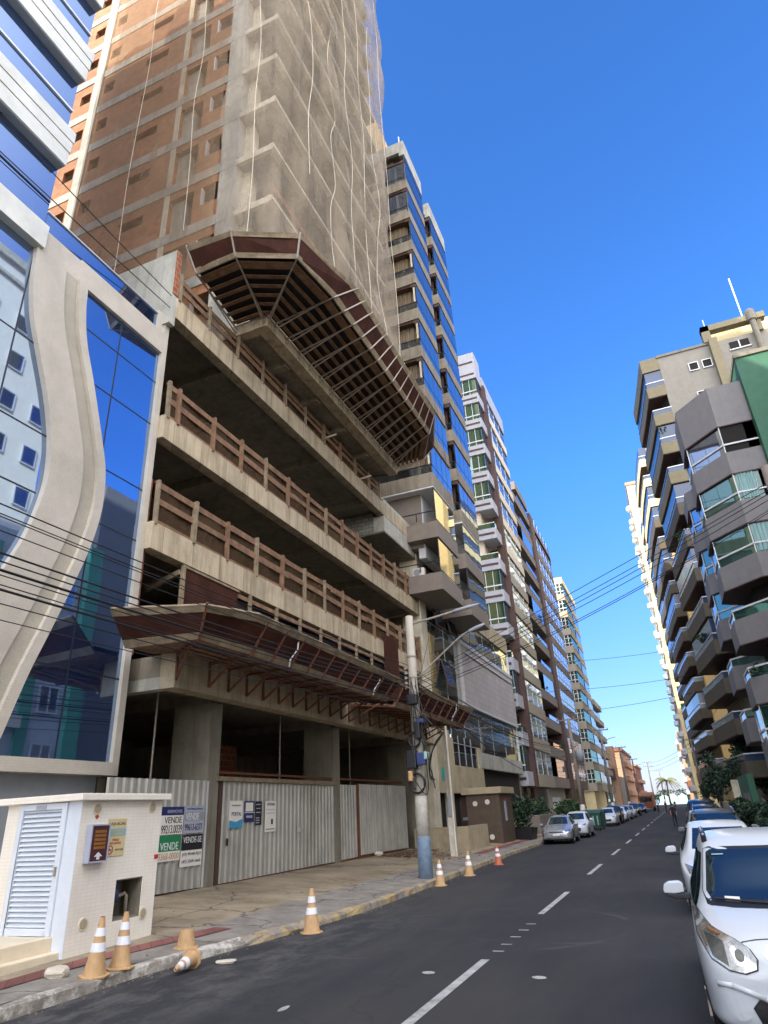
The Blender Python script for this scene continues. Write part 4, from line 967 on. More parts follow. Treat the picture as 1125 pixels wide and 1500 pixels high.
MB().box(-23, -10.3, 165.6, 200, 12.2, 12.8).build('roof_edge', 'brickedge', Ob)
for z in (3.5, 6.6, 9.6):
    for x in (-13.2, -16.5, -19): MB().box(x-.7, x+.7, 165.93, 166.02, z, z+1.4).build('window', 'darkglass', Ob)
    MB().box(-10.7, -10.0, 170, 196, z-.6, z+.4).build('balcony_band', 'orange', Ob)
MB().box(-14.4, -11.6, 151.2, 152, 6, 8).build('balcony_band', 'brown', Ob)
Hb = thing('seafront_block', 'small reddish block with balconies behind the sunlit orange house', 'building', (-10.5, 215, 0))
MB().box(-20, -10.2, 206, 236, 0, 10.5).build('wall', 'brickedge', Hb); MB().box(-20.5, -9.8, 205.5, 236, 10.5, 11).build('roof_edge', 'orange', Hb)
for z in (3.2, 6.2): MB().box(-10.2, -9.4, 208, 234, z, z+1).build('balcony_band', 'orange', Hb)

# ------------------------------------------------------------------ right side of the street
G1 = thing('apartment_building', 'grey apartment building with angular glazed bays and a green painted side wall', 'building', (7.9, 36, 0))
MB().box(7.92, 22, 35.95, 52, 0, 24.5).build('green_wall', 'green', G1); MB().box(7.86, 22.2, 35.85, 52, 24.5, 24.75).build('wall_coping', 'conc_dark', G1)
MB().box(10.1, 22, 30.2, 35.9, 0, 23.6).build('wall', 'mauve', G1)
def bays(y0, ys, ks, tp, root):
    P = [(8, y0), (6.15, y0), (4.45, y0+2.0), (4.45, y0+ys), (6.0, y0+ys+1.2), (8, y0+ys+1.2)]
    Q = [(8, y0+.1), (6.2, y0+.1), (4.55, y0+2.03), (4.55, y0+ys-.05), (6.0, y0+ys+1.1), (8, y0+ys+1.1)]
    def sc(P, d): return [(min(8, x+d), y) for x, y in P]
    for i, z in enumerate(ks):
        MB().plan(P, z, z+(2.6 if i == 0 and tp else 1.3)).build('bay_band', 'mauve', root)
        MB().plan(sc(P, -.05), z-.06, z).build('dark_lip', 'brown', root)
        opn = i in (3, 4)
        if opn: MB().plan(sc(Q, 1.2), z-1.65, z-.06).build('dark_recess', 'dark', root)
        if i < len(ks)-1:
            h0 = ks[i+1]+1.3
            top = h0+.55 if opn else z-.06
            def seg(a, b, nm, mt, za, zb, t=.03):
                a = Vector((*a, 0)); b = Vector((*b, 0)); n_ = Vector(((b-a).y, -(b-a).x, 0)).normalized()*t
                return MB().ext([(a.x,a.y,za),(b.x,b.y,za),(b.x,b.y,zb),(a.x,a.y,zb)], n_).build(nm, mt, root)
            seg(Q[0], Q[1], 'bay_glass', 'dark' if i == 0 else 'smokedgreen', h0, top); seg(Q[1], Q[2], 'bay_glass', 'blueglass2' if i == 0 else 'greenglass', h0, top); seg(Q[2], Q[3], 'bay_glass', 'skyglass', h0, top)
            mb = MB(); zr = h0+.5
            for a, b in zip(Q[:3], Q[1:4]): mb.bar((a[0]-.03, a[1]-.05, zr), (b[0]-.03, b[1]-.05, zr), .06, .09)
            for a in Q[1:4]: mb.bar((a[0]-.03, a[1]-.03, h0), (a[0]-.03, a[1]-.03, top), .05)
            mb.build('white_rail', 'white', root)
bays(36.5, 4.6, [20.75, 17.75, 14.8, 11.85, 8.9, 5.9, 2.9], True, G1)
bays(43.6, 5.2, [19.6, 16.6, 13.6, 10.6, 7.6, 4.6], False, G1)
MB().box(7.4, 8, 36.6, 51, 0, 23.4).build('wall', 'mauve', G1)
MB().box(5.4, 8, 36.4, 36.6, 0, 2.8).build('garage_wall', 'mauve', G1)
RW = thing('boundary_wall', 'green and cream boundary wall with a pale gate pillar on the right pavement', 'wall', (4, 52, 0))
MB().box(3.75, 4.1, 46, 53.5, .1, 2.9).build('wall', 'green', RW); MB().box(3.3, 3.75, 53.2, 53.6, .1, 2.75).build('gate_pillar', 'conc_pale', RW)
MB().box(3.7, 3.75, 47, 51, .1, 1.9).build('panel', 'mauve', RW); MB().box(3.6, 3.9, 54.5, 84, .1, 1.3).build('plinth_wall', 'conc_pale', RW)

R2 = thing('apartment_tower', 'olive grey apartment tower with pointed balconies and a blank side wall', 'building', (6.4, 57, 0))
MB().box(6.4, 11.3, 57.02, 74, 0, 40.0).build('wall', 'walldim', R2)
MB().box(10.9, 11.6, 56.3, 60, 0, 40.2).build('pier', 'olive', R2); MB().box(11.6, 22, 57.3, 74, 0, 40.3).build('wall', 'walldim', R2)
MB().box(6.3, 11.3, 56.9, 74, 40.0, 40.25).build('roof_coping', 'conc_dark', R2)
MB().box(10.6, 11.3, 56.8, 57.6, 40.2, 42.0).box(10.6, 16, 56.8, 57.6, 41.4, 42.0).box(14.9, 15.6, 57, 57.6, 40.2, 42).build('roof_frame', 'olive', R2)
MB().box(11.4, 20, 58.5, 64, 40.2, 42.4).build('penthouse', 'yellow', R2)
c_ = MB().lathe((14.9, 56.8, 0), [(.26, 34), (.26, 41.2), (.4, 41.25), (.4, 42.3), (.3, 42.4)], 20).build('flue', 'conc_dark', R2, smooth=False)
MB().tube([(14.4, 57.4, 42), (14.4, 57.4, 47)], .06, 6).build('antenna', 'alu', R2); MB().tube([(11.1, 57.2, 42), (11.1, 57.2, 43)], .05, 6).build('rod', 'alu', R2)
for (x, z) in ((9.2, 38.1), (10.35, 38.1), (9.25, 34.9), (10.4, 34.9)):
    g = MB().box(x-.35, x+.35, 56.97, 57.05, z-.4, z+.35).build('window', 'dark', R2)
    m = MB()
    for a in ((x-.42, x-.35, z-.48, z+.42), (x+.35, x+.42, z-.48, z+.42), (x-.35, x+.35, z+.35, z+.42), (x-.35, x+.35, z-.48, z-.4)): m.box(a[0], a[1], 56.9, 57.0, a[2], a[3])
    m.build('window_frame', 'white', g)
g = MB().box(12.6, 14.2, 57.22, 57.32, 39.0, 39.8).build('window', 'dark', R2); MB().box(12.5, 14.3, 57.15, 57.28, 38.9, 39).box(13.35, 13.45, 57.18, 57.28, 39, 39.8).build('window_frame', 'white', g)
def prows(root, x0, y0, xs, ya, yb, zs, mat, glassm, top=None):
    """pointed balconies: plan runs back from the corner, out to a prow and back in"""
    P = [(x0, y0), (xs+.55, y0+.05), (xs, ya), (xs-.55, yb), (x0, yb+1.6)]
    I = [(x0, y0+.3), (xs+1.7, y0+1.3), (xs+1.4, ya+.5), (xs+1.0, yb-.5), (x0, yb+.5)]
    for i, z in enumerate(zs):
        MB().plan(P, z, z+1.12).build('balcony_band', mat, root)
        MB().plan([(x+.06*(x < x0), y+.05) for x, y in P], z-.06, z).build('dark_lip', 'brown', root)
        if i == 0 and top:
            MB().plan(P, z+2.85, z+4.3).build('roof_band', mat, root)
        m = MB(); gl = MB()
        for a, b in zip(P[:4], P[1:]):
            m.bar((a[0]+.06, a[1]+.05, z+1.62), (b[0]+.06, b[1]+.05, z+1.62), .07, .08)
            gl.add([(a[0]+.07, a[1]+.06, z+1.12), (b[0]+.07, b[1]+.06, z+1.12), (b[0]+.07, b[1]+.06, z+1.6), (a[0]+.07, a[1]+.06, z+1.6)], [(0,1,2,3)])
        g = gl.build('railing_glass', 'smoked', root)
        m.build('railing', 'alu', g)
        if i % 4 == 0 or i == 2: MB().plan([(x+.12, y+.12) for x, y in P], z+1.12, z+2.85).build('glazed_front', 'smoked', root)
        else: MB().plan(I, z+1.12, z+2.94).build('recess', 'dark' if i % 2 else 'olive', root)
prows(R2, 6.45, 57, 4.25, 62, 66.5, [35.9-3.0*k for k in range(4)], 'olive', 'shadeglass', top=True)
prows(R2, 6.45, 57, 4.25, 62, 66.5, [23.9-3.0*k for k in range(8)], 'oliveshade', 'shadeglass')  # lower floors carry painted shade
Y2 = thing('apartment_tower', 'dark balconied tower with pale yellow top floors between the olive and cream towers', 'building', (4.8, 88, 0))
MB().box(5.2, 16, 84, 122, 0, 46).build('wall', 'ochre', Y2)
for y_, x_ in ((86, 3.5), (104, 3.4)):
    prows(Y2, 5.2, y_, x_, y_+6, y_+14, [43.0-3*k for k in range(3)], 'yellow', 'shadeglass')  # sunlight painted in as pale yellow on the top floors
    prows(Y2, 5.2, y_, x_, y_+6, y_+14, [34.0-3*k for k in range(11)], 'oliveshade', 'shadeglass')  # shade painted in as dark olive on the floors below
R3 = thing('apartment_tower', 'sunlit cream tower with a scalloped balcony edge far down the right side', 'building', (2.1, 131, 0))
MB().box(2.6, 16, 131, 165, 0, 61.0).build('wall', 'yellow', R3); MB().box(2.4, 16.2, 130.7, 165, 61.0, 61.6).build('roof_edge', 'orange', R3)
for k in range(19):
    z = 2.6+3*k
    g = MB().box(3.2, 5.2, 130.9, 131.02, z+1, z+2.5).build('window', 'greenglass', R3); MB().box(3.05, 5.35, 130.82, 131, z+.85, z+1).box(4.15, 4.25, 130.85, 130.95, z+1, z+2.5).build('window_frame', 'white', g)
    MB().lathe((2.75, 134.5, z), [(.9, 0), (1.15, .2), (1.15, 1.0), (1.05, 1.05)], 16).build('round_balcony', 'white', R3); MB().lathe((2.75, 146, z), [(.9, 0), (1.15, .2), (1.15, 1.0), (1.05, 1.05)], 16).build('round_balcony', 'white', R3)
    MB().box(2.3, 2.65, 136, 163, z, z+1.0).build('balcony_band', 'white', R3)
R4 = thing('seafront_tower', 'small brown and white block at the far right end of the street', 'building', (2.6, 200, 0))
MB().box(2.2, 14, 195, 225, 0, 18).build('wall', 'orange', R4)
for k in range(5): MB().box(1.6, 2.2, 195, 224, 2.6+3*k, 3.6+3*k).build('balcony_band', 'white', R4)
for k in range(5): MB().box(2.9, 5.2, 194.9, 195.02, 3.8+3*k, 5.2+3*k).build('window', 'darkglass', R4)
Lb = thing('house', 'low brown roofed house below the cream tower', 'house', (4, 170, 0))
MB().box(2.8, 12, 168, 190, 0, 4).build('wall', 'beige', Lb); MB().box(2.0, 12.5, 167.5, 190, 4, 5.2).build('roof', 'brickedge', Lb)

# buildings across the street that the mirror glass reflects
N1 = thing('apartment_house', 'grey blue apartment house with green pilasters reflected in the mirror glass', 'building', (8, 24, 0))
MB().box(8, 20, 19.5, 28.5, 0, 16.8).build('wall', 'paleside', N1); MB().box(7.7, 8, 27.6, 28.6, 0, 17.6).box(7.85, 8, 24.6, 25.3, 0, 16.9).box(7.8, 8, 21.3, 21.9, 0, 15.9).build('green_pilaster', 'pilaster', N1)
for z in (4.6, 7.6, 10.6, 13.6, 16.6, 19.4):
    for y in ((20.3, 23, 26.4) if z < 15 else ()):
        g = MB().box(7.9, 8.02, y-.6, y+.6, z, z+1.3).build('window', 'darkglass', N1)
        MB().box(7.86, 7.95, y-.68, y+.68, z-.09, z).box(7.86, 7.95, y-.68, y+.68, z+1.3, z+1.38).box(7.86, 7.95, y-.68, y-.6, z, z+1.3).box(7.86, 7.95, y+.6, y+.68, z, z+1.3).box(7.86, 7.95, y-.03, y+.03, z, z+1.3).build('window_frame', 'white', g)
for (y, z) in ((24.2, 6.9), (22.3, 7.2), (24.1, 10.2)): MB().box(7.55, 7.95, y-.4, y+.4, z-.3, z+.3).build('air_conditioner', 'signwhite', N1)
N2 = thing('apartment_house', 'pale tall apartment house with small white windows reflected in the mirror glass', 'building', (13, 22, 0))
MB().box(13, 26, 17.0, 27.0, 0, 38.0).build('wall', 'creamwhite', N2); MB().box(12.7, 26, 16.7, 27.3, 38.0, 38.7).box(12.8, 13, 16.9, 27.1, 36.6, 36.9).build('cornice', 'conc_pale', N2)
for k in range(9):
    z = 8.5+3.1*k
    for y in (18.4, 21, 23.6, 26):
        g = MB().box(12.92, 13.02, y-.5, y+.5, z, z+1.2).build('window', 'shadeglass', N2)
        MB().box(12.88, 12.95, y-.58, y-.5, z-.08, z+1.28).box(12.88, 12.95, y+.5, y+.58, z-.08, z+1.28).box(12.88, 12.95, y-.5, y+.5, z+1.2, z+1.28).box(12.88, 12.95, y-.5, y+.5, z-.08, z).build('window_frame', 'white', g)
N3 = thing('apartment_house', 'cream apartment house behind the viewpoint on the right side', 'building', (8, 0, 0))
MB().box(8, 22, -24, 8, 0, 17).build('wall', 'yellow', N3)
for k in range(5):
    for y in (-20, -16, -12, -8, -4, 0, 4): MB().box(7.9, 8.02, y-.7, y+.7, 3.5+2.8*k, 4.8+2.8*k).build('window', 'darkglass', N3)
N4 = thing('apartment_house', 'tall beige apartment house behind the viewpoint on the left side', 'building', (-11.5, -50, 0))
MB().box(-26, -11.5, -70, -30, 0, 40).build('wall', 'beige', N4)  # left row carried on out of view, added to keep the street shaded
for k in range(12):
    for y in (-66, -60, -54, -48, -42, -36): MB().box(-11.6, -11.48, y-1, y+1, 3.5+3*k, 5+3*k).build('window', 'darkglass', N4)

rc = random.Random(31)
def ac(root, x, y, z, fx=0):
    o = MB().box(x-.32, x+.32, y-.16, y+.16, z, z+.5).build('air_conditioner', 'signwhite', root, bevel=.03)
    MB().lathe((x-.08, y-.16, z+.25), [(.19, 0), (.19, .02)], 14, 'y').build('fan_grille', 'greypaint', o)
for (x, y, z) in ((10.2, 56.8, 31.2), (8.6, 56.8, 28.3), (7.4, 56.8, 25.2)): ac(R2, x, y, z)
for (x, y, z) in ((5.6, 57.5, 34.05), (5.4, 57.5, 25.05), (5.5, 57.6, 16.1)): ac(R2, x, y, z)
for (x, y, z) in ((-10.6, 31.6, 13.25), (-10.9, 37.2, 16.2)): ac(T, x, y, z)
for k in (1, 3, 6, 7): ac(W, -12.9, 55.5, 3.25+3*k+1.1)
for k in (2, 4, 7, 9): ac(Eb, -12.6, 73.8, 3.4+3*k+1.1)
def curtain(root, x0, x1, y, z0, z1, mt):
    m = MB(); n = 18
    for i in range(n+1):
        x = x0+(x1-x0)*i/n; m.v += [(x, y+.05*math.sin(i*1.9), z0), (x, y+.05*math.sin(i*1.9+.3), z1)]
    for i in range(n): m.f.append((2*i, 2*i+2, 2*i+3, 2*i+1))
    m.build('curtain', mt, root)
for k in (0, 2, 4, 5, 8, 9, 10, 11): curtain(W, -14.8, -13.2 if k % 3 else -12.2, 55.2, 3.25+3*k+1.1, 3.25+3*k+2.95, 'palegreen')
curtain(G1, 6.3, 7.2, 36.56, 16.2, 17.7, 'palegreen'); curtain(G1, 6.25, 7.6, 36.56, 13.2, 14.7, 'palegreen')
for (x, y, z, r_) in ((5.2, 57.4, 31.7, .4), (4.6, 60, 22.6, .5), (4.4, 61, 13.6, .5)): leaves(220, (x, y, z+.4), (r_, r_, r_), .13, int(z)).build('balcony_plant', 'leaf', R2)
for (x, y, z, r_) in ((5.0, 38.3, 7.6, .45), (5.6, 37.4, 4.6, .45)): leaves(240, (x, y, z), (r_, r_, r_), .11, int(z)).build('balcony_plant', 'leafdark', G1)
for (y, k) in ((77, 3), (80, 6), (82, 1)): leaves(200, (-11.8, y, 3.4+3*k+1.5), (.4, .7, .4), .14, k).build('balcony_plant', 'leaf', Eb)
# ------------------------------------------------------------------ cars
def apply_mods(o):
    bpy.context.view_layer.update()
    me = bpy.data.meshes.new_from_object(o.evaluated_get(bpy.context.evaluated_depsgraph_get()))
    o.modifiers.clear(); old = o.data; o.data = me; me.name = o.name
    return o
def car(name, label, cat, paint, prof, win, loc, s=.88, rz=0, rails=False, near=False, group=None, mirrors=True):
    """prof rows: y, z_bottom, z_belt, w_low, w_belt, z_top, w_top  (front at y=0, nose towards -y)"""
    root = thing(name, label, cat, (0, 0, 0), group)
    rings = []
    for (y, zb, zl, wl, wb, zt, wt) in prof:
        half = [(wl*.86, zb), (wl, zb+.07), (wl*1.0, zb+.25*(zl-zb)), (wb, zb+.62*(zl-zb)), (wb*.985, zl-.02), (wb*.95, zl+.015), ((wb*.9*.35+wt*.65), zl+(zt-zl)*.62), (wt, zt-.035), (wt*.86, zt), (wt*.45, zt+.02), (0, zt+.025)]
        rings.append([(x, y, z) for x, z in half]+[(-x, y, z) for x, z in half[-2::-1]])
    mb = MB(); n = len(rings[0])
    for r in rings: mb.v += r
    for i in range(len(rings)-1):
        for j in range(n-1): mb.f.append((i*n+j, i*n+j+1, (i+1)*n+j+1, (i+1)*n+j))
        mb.f.append((i*n+n-1, i*n, (i+1)*n, (i+1)*n+n-1))
    mb.f.append(tuple(range(n))); mb.f.append(tuple((len(rings)-1)*n+j for j in range(n))[::-1])
    body = mb.build('body', paint, root, smooth=True)
    sm = body.modifiers.new('s', 'SUBSURF'); sm.levels = sm.render_levels = 2
    apply_mods(body)
    for p in body.data.polygons: p.use_smooth = True
    bv = BVHTree.FromPolygons([v.co for v in body.data.vertices], [tuple(p.vertices) for p in body.data.polygons])
    def patchon(nm, mat, poly, axis, off=.008, parent=None, dens=6, thick=.0):
        """trim panel: outline (a,b) laid on the body along an axis"""
        ctr = (sum(p[0] for p in poly)/len(poly), sum(p[1] for p in poly)/len(poly)); ol = []
        for p, q in zip(poly, poly[1:]+poly[:1]):
            for k in range(dens): ol.append((p[0]+(q[0]-p[0])*k/dens, p[1]+(q[1]-p[1])*k/dens))
        m = MB(); nr = 7; pts = []
        for k in range(nr+1):
            t = k/nr
            for (a, b) in ol:
                u, v = ctr[0]+(a-ctr[0])*t, ctr[1]+(b-ctr[1])*t
                if axis == 'f': o, d = Vector((u, -3, v)), Vector((0, 1, 0))
                elif axis == 't': o, d = Vector((u, v, 4)), Vector((0, 0, -1))
                elif axis == 'r': o, d = Vector((3, u, v)), Vector((-1, 0, 0))
                else: o, d = Vector((-3, u, v)), Vector((1, 0, 0))
                h = bv.ray_cast(o, d)
                if h[0] is None: pts.append(None)
                else:
                    nn = h[1] if h[1].dot(d) < 0 else -h[1]
                    pts.append(h[0]+nn*off)
        L = len(ol); idx = {}
        for i, p in enumerate(pts):
            if p is not None: idx[i] = len(m.v); m.v.append(tuple(p))
        for k in range(nr):
            for j in range(L):
                q = (k*L+j, k*L+(j+1) % L, (k+1)*L+(j+1) % L, (k+1)*L+j)
                if all(i in idx for i in q): m.f.append(tuple(idx[i] for i in q))
        return m.build(nm, mat, parent or root, smooth=True)
    W = win
    patchon('windscreen', 'carglass', W['ws'], W.get('wsax', 'f'), .006)
    if 'wsframe' in W: patchon('windscreen_seal', 'black', W['wsframe'], 'f', .003)
    for sd in ('l', 'r'):
        for poly in W['side']: patchon('side_window', 'carglass', poly, sd, .006)
        hl = [(-x if sd == 'l' else x, z) for x, z in W['lamp']]
        h = patchon('headlight', 'lamp', hl, 'f', .012)
        if near:
            sg = -1 if sd == 'l' else 1
            patchon('lamp_rim', 'black', [(sg*(W['lc'][0]+(x-W['lc'][0])*1.06), W['lc'][1]+(z-W['lc'][1])*1.07) for x, z in W['lamp']], 'f', .006, h)
            patchon('reflector', 'chrome', [(sg*(.51+.085*math.cos(t)), .785+.075*math.sin(t)) for t in [i*math.pi/6 for i in range(12)]], 'f', .018, h)
            patchon('projector', 'lampdark', [(sg*(.51+.04*math.cos(t)), .785+.042*math.sin(t)) for t in [i*math.pi/6 for i in range(12)]], 'f', .024, h)
            patchon('reflector', 'lampdark', [(sg*.615, .71), (sg*.73, .775), (sg*.765, .93), (sg*.62, .88)], 'f', .016, h)
            patchon('turn_signal', 'amberlens', [(sg*.72, .945), (sg*.64, .915), (sg*.63, .93), (sg*.72, .965)], 'f', .02, h)
            patchon('fog_recess', paint, [(sg*(.60+.1*math.cos(t)), .42+.1*math.sin(t)) for t in [i*math.pi/7 for i in range(14)]], 'f', .01)
            fr = MB(); 
            for (a, b) in (((.74, .58), (.62, .575)), ((.62, .575), (.38, .49)), ((.38, .49), (.3, .45))):
                pa = bv.ray_cast(Vector((sg*a[0], -3, a[1])), Vector((0, 1, 0)))[0]; pb = bv.ray_cast(Vector((sg*b[0], -3, b[1])), Vector((0, 1, 0)))[0]
                if pa and pb: fr.tube([pa, pb], .025, 8)
            fr.build('bumper_crease', paint, root, smooth=True)
    patchon('grille', 'black', W['grille'], 'f', .008)
    if near:
        patchon('emblem', 'chrome', [(-.14,.80),(-.05,.80),(-.05,.845),(.05,.845),(.05,.80),(.14,.80),(.14,.755),(.05,.755),(.05,.71),(-.05,.71),(-.05,.755),(-.14,.755)][::-1], 'f', .022, dens=3)
        sm_ = [bv.ray_cast(Vector((x_, -3, z_)), Vector((0, 1, 0)))[0] for x_, z_ in [(-.47, .885), (-.35, .905), (-.2, .915), (0, .92), (.2, .915), (.35, .905), (.47, .885)]]; MB().tube([p_+Vector((0, -.002, 0)) for p_ in sm_ if p_], .006, 6).build('bonnet_seam', 'black', root)
        patchon('badge_surround', 'chrome', [(-.26,.87),(.26,.87),(.31,.80),(.24,.70),(-.24,.70),(-.31,.80)], 'f', .012)
    pl = patchon('number_plate', 'signwhite', [(-.2, W['pz']-.055), (.2, W['pz']-.055), (.2, W['pz']+.055), (-.2, W['pz']+.055)], 'f', .02)
    for y in W['axles']:
        for sd in (-1, 1):
            patchon('wheel_arch', 'black', [(y+.37*math.cos(t), .31+.37*math.sin(t)) for t in [math.pi*i/8 for i in range(-1, 10)]], 'r' if sd > 0 else 'l', .003, dens=2)
            xw = sd*(W['wid']-.13)
            w = thing_wheel(root, xw, y, sd)
    if mirrors:
        for sd in (-1, 1):
            my, mz, mx = W['mirror']
            a = sd*(mx+.05)
            def shell(pts_, y0, y1): return MB().ext([(a+sd*x_, y0, mz+z_) for x_, z_ in pts_], (0, y1-y0, 0))
            mm = shell([(0, -.02), (0, .06), (.03, .085), (.15, .08), (.2, .055), (.215, 0), (.21, -.03), (.1, -.035)], my-.06, my+.05).build('wing_mirror', paint, root, bevel=.014)
            shell([(-.06, -.09), (-.06, -.03), (.1, -.038), (.2, -.034), (.19, -.06), (.1, -.09)], my-.05, my+.045).build('mirror_base', 'black', mm, bevel=.01)
    if rails:
        for sd in (-1, 1):
            pts = [bv.ray_cast(Vector((sd*W['rail'][0], y, 4)), Vector((0, 0, -1)))[0] for y in [W['rail'][1]+(W['rail'][2]-W['rail'][1])*i/6 for i in range(7)]]
            m = MB(); m.tube([pts[0]+Vector((0, -.02, 0))]+[p+Vector((0, 0, .055)) for p in pts]+[pts[-1]], .024, 8); r_ = m.build('roof_rail', 'chrome', root, smooth=True)
            MB().bar(pts[0]+Vector((0, -.06, .02)), pts[0]+Vector((0, .1, .06)), .06, .07).build('rail_foot', 'black', r_)
    if near:
        m = MB()
        pp = [bv.ray_cast(Vector((x, -3, z)), Vector((0, 1, 0)))[0] for x, z in W['wiper']]
        m.tube([p+Vector((0, -.03, .015)) for p in pp if p], .011, 6); m.build('wiper', 'black', root)
        patchon('cowl', 'black', W['cowl'], 'f', .005)
        m = MB(); m.lathe((0, 0, 0), [(.02, -.02), (.13, .0), (.16, .2), (.14, .36), (.06, .42)], 14); 
        for sd in (-.36, .36):
            q = MB(); q.v = [(v[0]+sd, v[1]*.5+2.12, v[2]*.6+1.0) for v in m.v]; q.f = m.f; 
        patchon('inspection_sticker', 'signwhite', [(-.5, 1.12), (-.36, 1.115), (-.36, 1.15), (-.5, 1.155)], 'f', .012)
        patchon('sun_strip', 'palegreen', [(-.52, 1.5), (-.40, 1.502), (-.40, 1.512), (-.52, 1.51)], 'f', .012)
        for sd in (-1, 1):
            patchon('door_handle', paint, [(1.98, .90), (2.14, .90), (2.14, .935), (1.98, .935)], 'l' if sd < 0 else 'r', .02)
    root.scale = (s, s, s); root.location = loc; root.rotation_euler = (0, 0, rz)
    return root
def thing_wheel(root, x, y, sd):
    w = MB().lathe((x, y, .31), [(.2, -.1), (.3, -.1), (.315, -.06), (.315, .06), (.3, .1), (.2, .1)], 24, 'x').build('wheel', 'rubber', root, smooth=False)
    m = MB().lathe((x, y, .31), [(.2, .06), (.2, .085)] if sd > 0 else [(.2, -.085), (.2, -.06)], 20, 'x'); xr = x+sd*.1
    for k in range(5):
        a = 2*math.pi*k/5; m.bar((xr, y+.03*math.cos(a), .31+.03*math.sin(a)), (xr, y+.2*math.cos(a), .31+.2*math.sin(a)), .05, .03)
    m.build('rim', 'steel', w); return w

SED = [(-.0,.32,.55,.55,.58,.60,.35),(.06,.24,.62,.74,.76,.68,.52),(.28,.2,.70,.83,.86,.77,.6),(.8,.2,.80,.87,.88,.88,.66),(1.25,.2,.87,.88,.885,.95,.68),(1.38,.2,.89,.88,.885,1.02,.66),(2.05,.2,.92,.88,.885,1.41,.56),(2.6,.2,.93,.88,.885,1.47,.57),(3.2,.2,.94,.88,.885,1.43,.56),(3.85,.2,.97,.87,.88,1.08,.60),(4.3,.22,.98,.84,.86,1.03,.62),(4.52,.3,.92,.76,.78,.98,.55),(4.56,.4,.8,.6,.6,.85,.4)]
SEDW = dict(ws=[(-.56,1.0),(.56,1.0),(.46,1.36),(-.46,1.36)], side=[[(1.65,.97),(2.5,.98),(2.5,1.36),(2.2,1.34)],[(2.58,.98),(3.4,1.0),(3.2,1.32),(2.58,1.37)]], lamp=[(.42,.62),(.74,.66),(.79,.78),(.6,.72)], lc=(.6,.7), grille=[(-.4,.58),(.4,.58),(.36,.66),(-.36,.66)], pz=.5, axles=(.85,3.5), wid=.89, mirror=(1.62,.98,.86))
HAT = [(0,.34,.6,.55,.58,.66,.35),(.06,.25,.68,.72,.74,.75,.5),(.28,.2,.78,.82,.85,.86,.62),(.75,.2,.86,.86,.87,.96,.66),(1.05,.2,.90,.86,.875,1.03,.68),(1.2,.2,.92,.86,.875,1.12,.66),(1.85,.2,.95,.86,.875,1.5,.58),(2.5,.2,.96,.86,.875,1.56,.6),(3.3,.2,.98,.86,.875,1.52,.58),(3.8,.22,1.0,.84,.86,1.3,.58),(4.0,.3,.98,.78,.8,1.05,.6),(4.05,.42,.85,.6,.62,.9,.45)]
HATW = dict(ws=[(-.58,1.08),(.58,1.08),(.49,1.44),(-.49,1.44)], side=[[(1.5,1.02),(2.3,1.03),(2.3,1.44),(2.0,1.43)],[(2.38,1.03),(3.5,1.06),(3.3,1.4),(2.38,1.45)]], lamp=[(.44,.68),(.72,.72),(.77,.86),(.58,.8)], lc=(.6,.77), grille=[(-.38,.42),(.38,.42),(.42,.6),(-.42,.6)], pz=.64, axles=(.78,3.25), wid=.88, mirror=(1.46,1.05,.85))
SUV = [(y, zb+.06, zl*1.08, wl, wb, zt*1.09, wt*1.06) for (y, zb, zl, wl, wb, zt, wt) in HAT]
SUVW = dict(HATW, ws=[(-.6,1.17),(.6,1.17),(.52,1.57),(-.52,1.57)], side=[[(1.5,1.1),(2.3,1.11),(2.3,1.57),(2.0,1.56)],[(2.38,1.11),(3.5,1.14),(3.3,1.52),(2.38,1.58)]], lamp=[(.44,.76),(.72,.8),(.77,.92),(.58,.88)], mirror=(1.46,1.16,.86), rail=(.56,1.75,3.3))
MPV = [(0,.3,.6,.5,.56,.70,.3),(.05,.22,.70,.70,.73,.80,.46),(.22,.18,.84,.80,.83,.96,.6),(.5,.18,.93,.855,.865,1.05,.68),(.85,.18,.97,.865,.875,1.1,.7),(1.0,.18,.98,.865,.875,1.13,.7),(1.72,.18,1.02,.865,.875,1.62,.6),(2.1,.18,1.03,.865,.875,1.70,.61),(2.9,.18,1.04,.865,.875,1.73,.62),(3.8,.2,1.05,.86,.87,1.62,.61),(4.2,.24,1.05,.84,.85,1.35,.62),(4.34,.32,1.0,.78,.8,1.1,.6),(4.37,.45,.9,.6,.62,.95,.45)]
MPVW = dict(ws=[(-.63,1.14),(.63,1.14),(.66,1.2),(.575,1.53),(.53,1.555),(-.53,1.555),(-.575,1.53),(-.66,1.2)], wsframe=[(-.68,1.095),(.68,1.095),(.70,1.2),(.60,1.56),(.54,1.585),(-.54,1.585),(-.60,1.56),(-.70,1.2)], side=[[(1.15,1.05),(2.2,1.07),(2.2,1.53),(1.8,1.52)],[(2.28,1.07),(3.3,1.1),(3.2,1.53),(2.28,1.54)]],
    lamp=[(.40,.70),(.5,.67),(.62,.69),(.74,.76),(.82,.90),(.825,1.03),(.79,1.05),(.68,.965),(.52,.90),(.42,.84),(.38,.77)], lc=(.62,.84), grille=[(-.45,.3),(.45,.3),(.5,.42),(.42,.5),(-.42,.5),(-.5,.42)], pz=.6, axles=(.82,3.44), wid=.88, mirror=(1.36,1.19,.84), rail=(.56,1.95,3.6), wiper=[(-.6,1.135),(-.3,1.12),(0,1.11),(.3,1.105),(.6,1.1)], cowl=[(-.66,1.09),(.66,1.09),(.62,1.135),(-.62,1.135)])
car('parked_minivan', 'white minivan with chrome roof rails, nearest car at the right edge', 'minivan', 'carwhite', MPV, MPVW, (.6, 6.5, .0), s=.85, rails=True, near=True)
RG = 'cars parked along the right kerb'; LG = 'cars parked along the left kerb'
